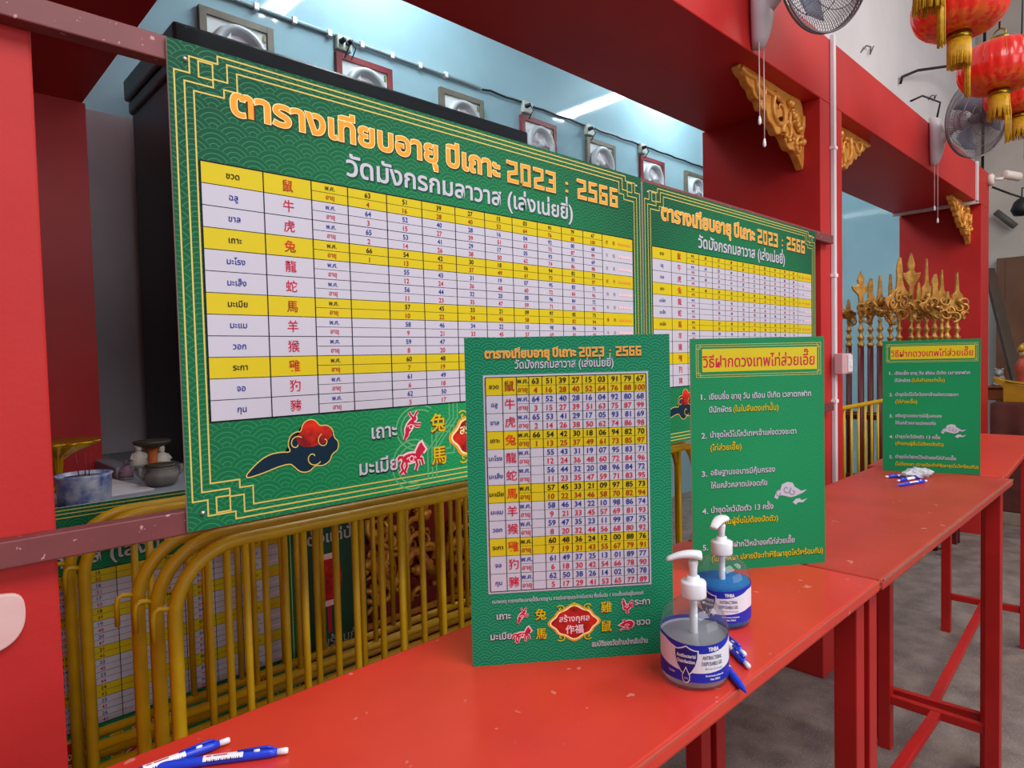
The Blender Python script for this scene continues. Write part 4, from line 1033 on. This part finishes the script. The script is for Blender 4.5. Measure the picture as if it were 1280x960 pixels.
def make_lantern():
    t = thing('lantern', '', 'lantern'); R, hh = .175, .113
    prof = [(.044, -hh)]
    for i in range(1, 16):
        a = -PI/2+PI*i/16; prof.append((0.036+(R-.036)*abs(math.cos(a))**.62, hh*math.sin(a)))
    prof.append((.044, hh))
    MB().lathe(prof, 96, flute=24, amp=.035).build('silk_body', lan_m, t)
    for k in range(24):
        a = 2*PI*(k+.5)/24; pass
    mb = MB()
    for k in range(12):
        a = 2*PI*(2*k+.5)/24*1.0
        mb.tube([(1.012*r*.985*math.cos(a), 1.012*r*.985*math.sin(a), z) for r, z in prof[8:]], .0016, 5)
    mb.build('gold_ribs', lan_o, t)
    for sg, nm in ((-1, 'bottom_cap'), (1, 'top_cap')):
        MB().lathe([(.0001, sg*hh*1.0), (.046, sg*(hh-.004)), (.045, sg*(hh+.026)), (.040, sg*(hh+.030)), (.0001, sg*(hh+.028))], 32).build(nm, cap_m, t)
    mb = MB()
    for k in range(90):
        a = 2*PI*k/90; x, y = 0.041*math.cos(a), .041*math.sin(a); e = random.uniform(-.006, .006)
        mb.tube([(x, y, -hh-.026), (x*1.03, y*1.03, -hh-.08), (x*1.02+e, y*1.02+e, -hh-.135+e)], [.0024, .0026, .0016], 5)
    mb.build('fringe', tas_m, t)
    mb = MB()
    for k in range(26):
        a = random.uniform(0, 2*PI); r = .013*random.random()**.5
        mb.tube([(.038+.4*r*math.cos(a), .4*r*math.sin(a), -hh-.03), (.040+r*math.cos(a), r*math.sin(a), -hh-.12), (.040+r*math.cos(a), r*math.sin(a), -hh-.24-random.uniform(0, .03))], .0022, 5)
    mb.build('long_tassel', tas_m, t)
    MB().tube([(.028*math.cos(2*PI*i/20), 0, hh+.045+.026*math.sin(2*PI*i/20)) for i in range(20)], .004, 6, closed=True).build('hanging_ring', cap_m, t)
    MB().tube([(0, 0, hh+.07), (.01, 0, hh+.5), (0, 0, 3.3-.0)], .004, 6).build('hanging_cord', wire_k, t)
    return t
def lpos(px, py, d): v = ray(px, py)*d; return (v.x, v.y, v.z+H)
ln = make_lantern(); ln.location = lpos(1199, 8, 2.52); ln.scale = (.92, .92, .92); ln.rotation_euler.z = -.77; ln['group'] = 'red lanterns hanging at the upper right'
ln['label'] = 'red lantern with orange bottom, leftmost of those cut by the top right edge'
dup(ln, lpos(1249, 84, 2.95), -1.9, 'red lantern below the leftmost one, its gold hanging ring in view')
dup(ln, lpos(1276, 117, 3.42), -2.2, 'lowest red lantern, cut off by the right edge')
dup(ln, lpos(1160, -78, 2.05), -1.2, 'topmost red lantern, showing only its yellow fringe and tassel')

# ------------------------------------------------------------------ security camera, cables and wall clutter
p = at_y(1236, 226, 1.09)
t = thing('security_camera', 'white bullet security camera on the edge of the farthest red pier', 'camera', (6.20, 1.06, p.z))
cm = mat('camera_white', '#d8cdc4', .4, var=.05)
MB().lathe([(.0001, -.0), (.045, -.0), (.045, -.03), (.03, -.04), (.0001, -.04)], 20, (-.01, .03, 0), axis='y').build('mount', cm, t)
MB().tube([(-.01, -.01, 0), (.02, -.05, .0), (.05, -.06, .02)], .012, 10).build('arm', cm, t)
mb = MB().lathe([(.0001, 0), (.030, .0), (.033, .01), (.033, .13), (.030, .135), (.0001, .125)], 24, axis='x'); mb.xf(Matrix.Translation((.02, -.065, .03)) @ Matrix.Rotation(-.6, 4, 'Z') @ Matrix.Rotation(.12, 4, 'Y')); mb.build('body', cm, t)
mb = MB().lathe([(.0001, .127), (.027, .126), (.027, .136), (.0001, .134)], 24, axis='x'); mb.xf(Matrix.Translation((.02, -.065, .03)) @ Matrix.Rotation(-.6, 4, 'Z') @ Matrix.Rotation(.12, 4, 'Y')); mb.build('lens', wire_k, t)
a = at_x(1241, 234, 6.32); b = at_x(1262, 242, 6.6); c = at_x(1284, 249, 7.2)
tag(MB().tube([tuple(a), tuple(b), tuple(c), tuple(c+Vector((1., -.6, .1)))], .008, 6).build('camera_cable', wire_k), 'black cable trailing right from the security camera', 'cable')
c = at_x(1277, 262, 7.6)
t = thing('hanging_speaker', 'dark round speaker hanging at the right edge below the security camera', 'speaker', tuple(c))
MB().lathe([(.0001, -.06), (.06, -.05), (.085, .0), (.06, .07), (.03, .10), (.0001, .11)], 20).build('body', wire_k, t)
MB().tube([(0, 0, .10), (.02, 0, .2), (.9, -.4, .3)], .006, 6).build('cord', wire_k, t)
a = at_y(1128, 96, 1.60); b = at_y(1147, 88, 1.54); c = at_y(1190, 82, 1.46)
tag(MB().tube([tuple(a+Vector((0, .015, -.05))), tuple(a), tuple(b), tuple(c), tuple(c+Vector((.7, -.4, .10)))], .011, 8).build('cable_bracket', wire_k), 'thin black rod reaching from the white wall towards the lanterns', 'rod')
for px, py, r, lb in ((1083, 57, .06, 'small twist of loose wire on the white wall near the pier top'), (1165, 119, .05, 'small twist of loose wire on the white wall left of the farther fan')):
    a = at_y(px, py, 1.61)
    tag(MB().tube([(a.x-r, a.y+.02, a.z-r), (a.x, a.y, a.z), (a.x+r, a.y-.01, a.z+r*.1), (a.x+r*1.3, a.y, a.z-r*.6), (a.x+r*2, a.y-.01, a.z+r*.5)], .005, 6).build('wire_stub', mat('wire_grey', '#6b6866', .6)), lb, 'wire')
a = at_x(1231, 30, 8.5); b = at_x(1228, 215, 8.5)
tag(MB().tube([tuple(a), tuple(b)], .014, 6).build('wall_cable', wire_k), 'long black cable hanging straight down behind the lanterns', 'cable')
a = at_x(1245, 265, 8.5); b = at_x(1269, 283, 8.5)
tag(MB().tube([tuple(a), tuple(b)], .035, 10).build('wall_lamp_arm', mat('arm_grey', '#5d5a58', .5)), 'short dark slanting pipe on the grey end wall', 'pipe')

# ------------------------------------------------------------------ gilded ceremonial staffs in the farther bay
st_gold = mat('staff_gold', '#cf9a4a', .34, .45, hex2='#a87634', vscale=30.); st_red = mat('staff_pole_red', '#5e1316', .4, var=.2)
def plate(mb, out, th=.012, holes=()):
    v, f = curve_plate([out]+list(holes), th/2, .003); mb.add(v, f, 0, False)
HEADS = []
def head_spear(mb, k): plate(mb, [(-.012, 0), (-.022, .20*k), (-.08, .245), (-.095, .27), (-.045, .268), (-.022, .285), (-.034, .32), (0, .38), (.034, .32), (.022, .285), (.045, .268), (.095, .27), (.08, .245), (.022, .20*k), (.012, 0)])
def head_axe(mb, k):
    plate(mb, smooth_loop([(-.015, 0), (-.015, .08), (-.16, .03), (-.15, .12), (-.11, .18), (-.015, .14), (-.016, .26), (0, .38), (.016, .26), (.015, .14), (.07, .17), (.09, .11), (.015, .08), (.015, 0)], 1))
    mb.tube([(-.10+q*.012, -.010, .10+.04*math.sin(q*.6)) for q in range(12)], .012, 6)
def head_dragon(mb, k):
    plate(mb, smooth_loop([(-.012, 0), (-.04, .05), (-.12, .07), (-.16, .13), (-.09, .14), (-.07, .18), (-.03, .17), (-.02, .26), (-.03, .30), (.01, .38), (.03, .29), (.02, .25), (.05, .18), (.12, .14), (.09, .09), (.04, .06), (.012, 0)], 1), holes=[oval(-.05, .12, .025, .018, 0), oval(.05, .13, .016, .022, 0)])
    for q in range(4): mb.tube([(p[0], -.014, p[1]) for p in spiral(-.08+.06*q, .10+.03*(q % 2), .04, q, 1., 1 if q % 2 else -1, 12)], .009, 6)
def head_fist(mb, k):
    mb.ball((0, 0, .07), .04, sq=(1, .7, 1.1)); mb.tube([(-.11, -.02, .16), (0, 0, .09), (.13, .02, .02)], .010, 6)
    for q in range(4): mb.tube([(-.03+.02*q, -.03, .05), (-.03+.02*q, -.042, .075), (-.03+.02*q, -.028, .095)], .010, 6)
    plate(mb, smooth_loop([(-.05, .11), (-.07, .17), (-.02, .18), (-.015, .28), (0, .38), (.015, .28), (.02, .18), (.07, .17), (.05, .11)], 1))
def head_leaf(mb, k): plate(mb, smooth_loop([(-.012, 0), (-.04, .05), (-.075, .11), (-.05, .17), (-.055, .20), (-.016, .22), (-.010, .30), (0, .40), (.010, .30), (.016, .22), (.055, .20), (.05, .17), (.075, .11), (.04, .05), (.012, 0)], 1), holes=[oval(-.02, .14, .014, .014, 0)]); mb.ball((.0, -.01, .15), .03)
HEADS = [head_spear, head_axe, head_dragon, head_fist, head_leaf]
# pixel column, tip row, head type
for i, (px, ty, hd_, X, nm) in enumerate(((1061, 372, 1, 5.5, 'gilded axe staff, leftmost of the row beside the middle pier'), (1076, 340, 0, 5.5, 'gilded cross-tipped spear staff, second from the left of the row'), (1088, 345, 2, 5.5, 'gilded scrolled staff, third from the left of the row'), (1100, 341, 3, 5.5, 'gilded fist staff, fourth from the left of the row'),
        (1113, 338, 1, 5.5, 'gilded axe staff, fifth from the left of the row'), (1124, 318, 2, 5.5, 'tall gilded dragon staff against the left edge of the red wall'), (1139, 317, 0, 5.5, 'tallest gilded cross-tipped spear staff in front of the red wall'), (1148, 350, 3, 5.5, 'gilded fist staff right of the tallest spear'),
        (1158, 323, 4, 5.5, 'slim gilded leaf staff right of the tallest spear'), (1168, 340, 2, 5.5, 'gilded scrolled staff in the right half of the row'), (1177, 337, 4, 5.5, 'gilded leaf staff, third from the right of the row'), (1184, 362, 3, 5.5, 'short gilded fist staff, second from the right of the row'), (1196, 340, 4, 5.5, 'gilded leaf staff, rightmost of the row'))):
    X = 5.20 if i == 11 else (5.30 if i % 2 else 5.62); q = at_x(px, 430, X); tip = at_x(px, ty, X).z; y = q.y
    t = thing('ceremonial_staff', nm, 'staff', (X, y, 0), -.7, 'gilded ceremonial staffs in the farther bay')
    zb = q.z-.02
    MB().tube([(0, 0, 0), (0, 0, zb)], .022, 10).build('pole', st_red, t)
    pr = [(.020, 0), (.026, .008), (.024, .02), (.012, .035), (.022, .06), (.026, .07), (.013, .085), (.011, .105), (.021, .125), (.022, .135), (.012, .15), (.010, .18), (.018, .19), (.008, .21)]
    hz = .19; sc_ = max(.5, (tip-zb-hz)/.38)
    MB().lathe([(.0001, 0)]+pr, 16, (0, 0, zb)).build('socket', st_gold, t)
    mb = MB(); HEADS[hd_](mb, 1.); mb.v = [(x*.72, yy, z*sc_+zb+hz) for x, yy, z in mb.v]
    for k in range(5):
        P = spiral(random.uniform(-.055, .055), random.uniform(.03, .15), random.uniform(.025, .045), random.uniform(0, 6), 1.1, random.choice((-1, 1)), 12)
        mb.tube([(p[0], random.uniform(-.03, -.012)+.0*p[0], p[1]+zb+hz-.02) for p in P] if 0 else [(p[0], -.018-.012*math.sin(n_*.5), p[1]+zb+hz-.02) for n_, p in enumerate(P)], [.0095-.0005*n_ for n_ in range(13)], 6)
    mb.build('staff_head', st_gold, t)
t = thing('staff_rack', 'dark red rack rail holding the gilded staffs upright', 'rack', (5.46, 1.78, 0), 0)
for z in (.42, .92): MB().box((-.12, -.62, z-.02), (-.075, .30, z+.02)).build('rack_rail', st_red, t, bevel=.004); MB().box((.085, -.62, z-.02), (.13, .30, z+.02)).build('rack_rail', st_red, t, bevel=.004)
for y in (-.6, .28):
    for x in (-.10, .11): MB().box((x-.025, y-.025, 0), (x+.025, y+.025, .96)).build('rack_post', st_red, t, bevel=.004)

# ------------------------------------------------------------------ far right: wooden panel, altar, gold stand
wood_p = mat('brown_panel', '#6b442c', .5, hex2='#5d3a26', vscale=3., bump=.05); plank_m = mat('dark_plank', '#4a3a30', .55, var=.25, vscale=6.); cloth_m = mat('brown_cloth', '#5c2a22', .85, hex2='#4c211c', vscale=9., bump=.1, bscale=40)
gold_y = mat('yellow_gold_paint', '#c9952a', .35, .35, var=.15); fig_s = mat('silver_figurine', '#8c8a8c', .4, .3, var=.2, vscale=50.)
t = thing('wooden_partition', 'tall brown wooden panel standing against the grey end wall', 'panel', (8.50, .25, 0))
MB().box((0, 0, 0), (.06, 1.17, H+.93)).build('board', wood_p, t, bevel=.004)
MB().box((-.012, 1.10, 0), (.0, 1.17, H+.93)).build('edge_batten', wood_p, t, bevel=.003)
a = at_x(1236, 336, 8.1); b = at_x(1272, 480, 7.85)
t = thing('leaning_plank', 'dark plank leaning diagonally in front of the brown panel', 'plank', tuple(b))
d = a-b; L = d.length; M = d.to_track_quat('Z', 'Y').to_matrix().to_4x4()
MB().box((-.05, -.02, -.95), (.05, .02, L)).xf(M).build('board', plank_m, t, bevel=.004)
t = thing('side_altar', 'altar draped in dark brown cloth at the right edge beyond the last table', 'altar', (6.50, -.6, 0))
AT = H-.455
MB().box((0, 0, .09), (1.0, 1.70, AT-.02)).build('altar_body', cloth_m, t, bevel=.01)
mb = MB(); v = []; f = []; n = 60
for i in range(n+1):
    y = -.02+1.74*i/n
    v += [(-.015, y, AT), (-.03-.006*math.sin(i*1.1), y, AT-.03), (-.03-.012*math.sin(i*1.1), y, AT-.28-.01*math.sin(i*.7))]
for i in range(n):
    for k in (0, 1): f.append((3*i+k, 3*i+3+k, 3*i+4+k, 3*i+1+k))
mb.add(v, f, 0, True).build('cloth_drop', cloth_m, t); MB().box((-.015, -.02, AT-.02), (1.02, 1.72, AT)).build('cloth_top', cloth_m, t, bevel=.006)
MB().box((-.06, -.02, 0), (1.0, 1.72, .09)).build('plinth', mat('plinth_stone', '#8f8172', .7, var=.2), t, bevel=.004)
c = at_z(1247, 499, AT)
t = thing('wooden_tray', 'orange brown wooden block on the side altar left of the gold stand', 'tray', (6.96, at_x(1236, 490, 6.96).y, AT), 0)
MB().box((-.10, -.24, 0), (.14, .02, .10)).build('block', mat('tray_wood', '#8a4a22', .5, var=.2), t, bevel=.006)
MB().box((-.11, -.25, .10), (.15, .03, .115)).build('top_board', mat('tray_wood', '#8a4a22'), t, bevel=.003)
y0 = at_x(1256, 480, 6.70).y
t = thing('gold_stand', 'yellow gold stand with upswept end on the side altar', 'stand', (6.62, y0, AT))
MB().prism([(.0, .0), (.0, .12), (-.06, .17), (-.075, .205), (-.03, .20), (.03, .165), (.12, .135), (.30, .13), (.45, .16), (.50, .20), (.52, .16), (.45, .10), (.45, 0)], 0, .12).xf(Matrix(((0, 1, 0, 0), (-1, 0, 0, 0), (0, 0, 1, 0), (0, 0, 0, 1)))).build('stand_body', gold_y, t, bevel=.006)
MB().tube([(-.006, -.02-.04*i, .175-.03*math.sin(i*.28)) for i in range(11)], .010, 8).build('scroll_edge', gold_y, t)
t = thing('guardian_figurine', 'small grey lion figurine on the wooden block at the right', 'figurine', (6.98, at_x(1249, 475, 6.98).y, AT+.115))
MB().lathe([(.0001, 0), (.05, 0), (.052, .015), (.035, .02), (.045, .05), (.035, .09), (.0001, .10)], 16).build('body', fig_s, t)
mb = MB().ball((-.015, 0, .115), .035); mb.ball((-.05, 0, .105), .018)
for s_ in (-1, 1): mb.ball((-.01, s_*.025, .145), .012)
mb.build('head', fig_s, t)
for s_ in (-1, 1): MB().tube([(-.03, s_*.02, .06), (-.045, s_*.024, .015), (-.055, s_*.024, .008)], .012, 8).build('foreleg', fig_s, t)
t = thing('deity_figurine', 'small red and gold figurine at the right edge above the gold stand', 'figurine', (7.25, at_x(1280, 470, 7.25).y, AT))
MB().lathe([(.0001, 0), (.07, 0), (.07, .10), (.05, .12), (.06, .20), (.075, .26), (.05, .33), (.02, .36), (.0001, .36)], 20).build('robe', mat('deity_red', '#b5452c', .5, var=.3, vscale=40.), t)
mb = MB().ball((0, 0, .395), .038); mb.build('head', mat('deity_face', '#caa070', .5), t); MB().lathe([(.045, .41), (.05, .43), (.03, .47), (.0001, .49)], 16).build('crown', gold_y, t)

# ------------------------------------------------------------------ groups of repeats
GROUPS = {'writing_table': 'red writing tables in a row', 'zodiac_chart_board': 'green zodiac year charts', 'instructions_board': 'green instructions boards on the tables', 'ballpoint_pen': 'blue ballpoint pens on the tables',
          'gel_bottle': 'hand gel bottles on the table', 'wooden_rail': 'brown rails over the bay', 'exhaust_fan': 'framed exhaust fans on the teal wall', 'socket_box': 'socket boxes on the teal wall', 'carved_bracket': 'gilded corner brackets under the beam',
          'wall_fan': 'wall fans on the beam', 'ceiling_light': 'twin tube lights in the bays', 'altar_figure': 'figurines on the grey altar', 'wire_stub': 'wire twists on the white wall'}
for o in list(COL.objects):
    k = o.name.split('.')[0]
    if o.parent is None and k in GROUPS: o['group'] = GROUPS[k]
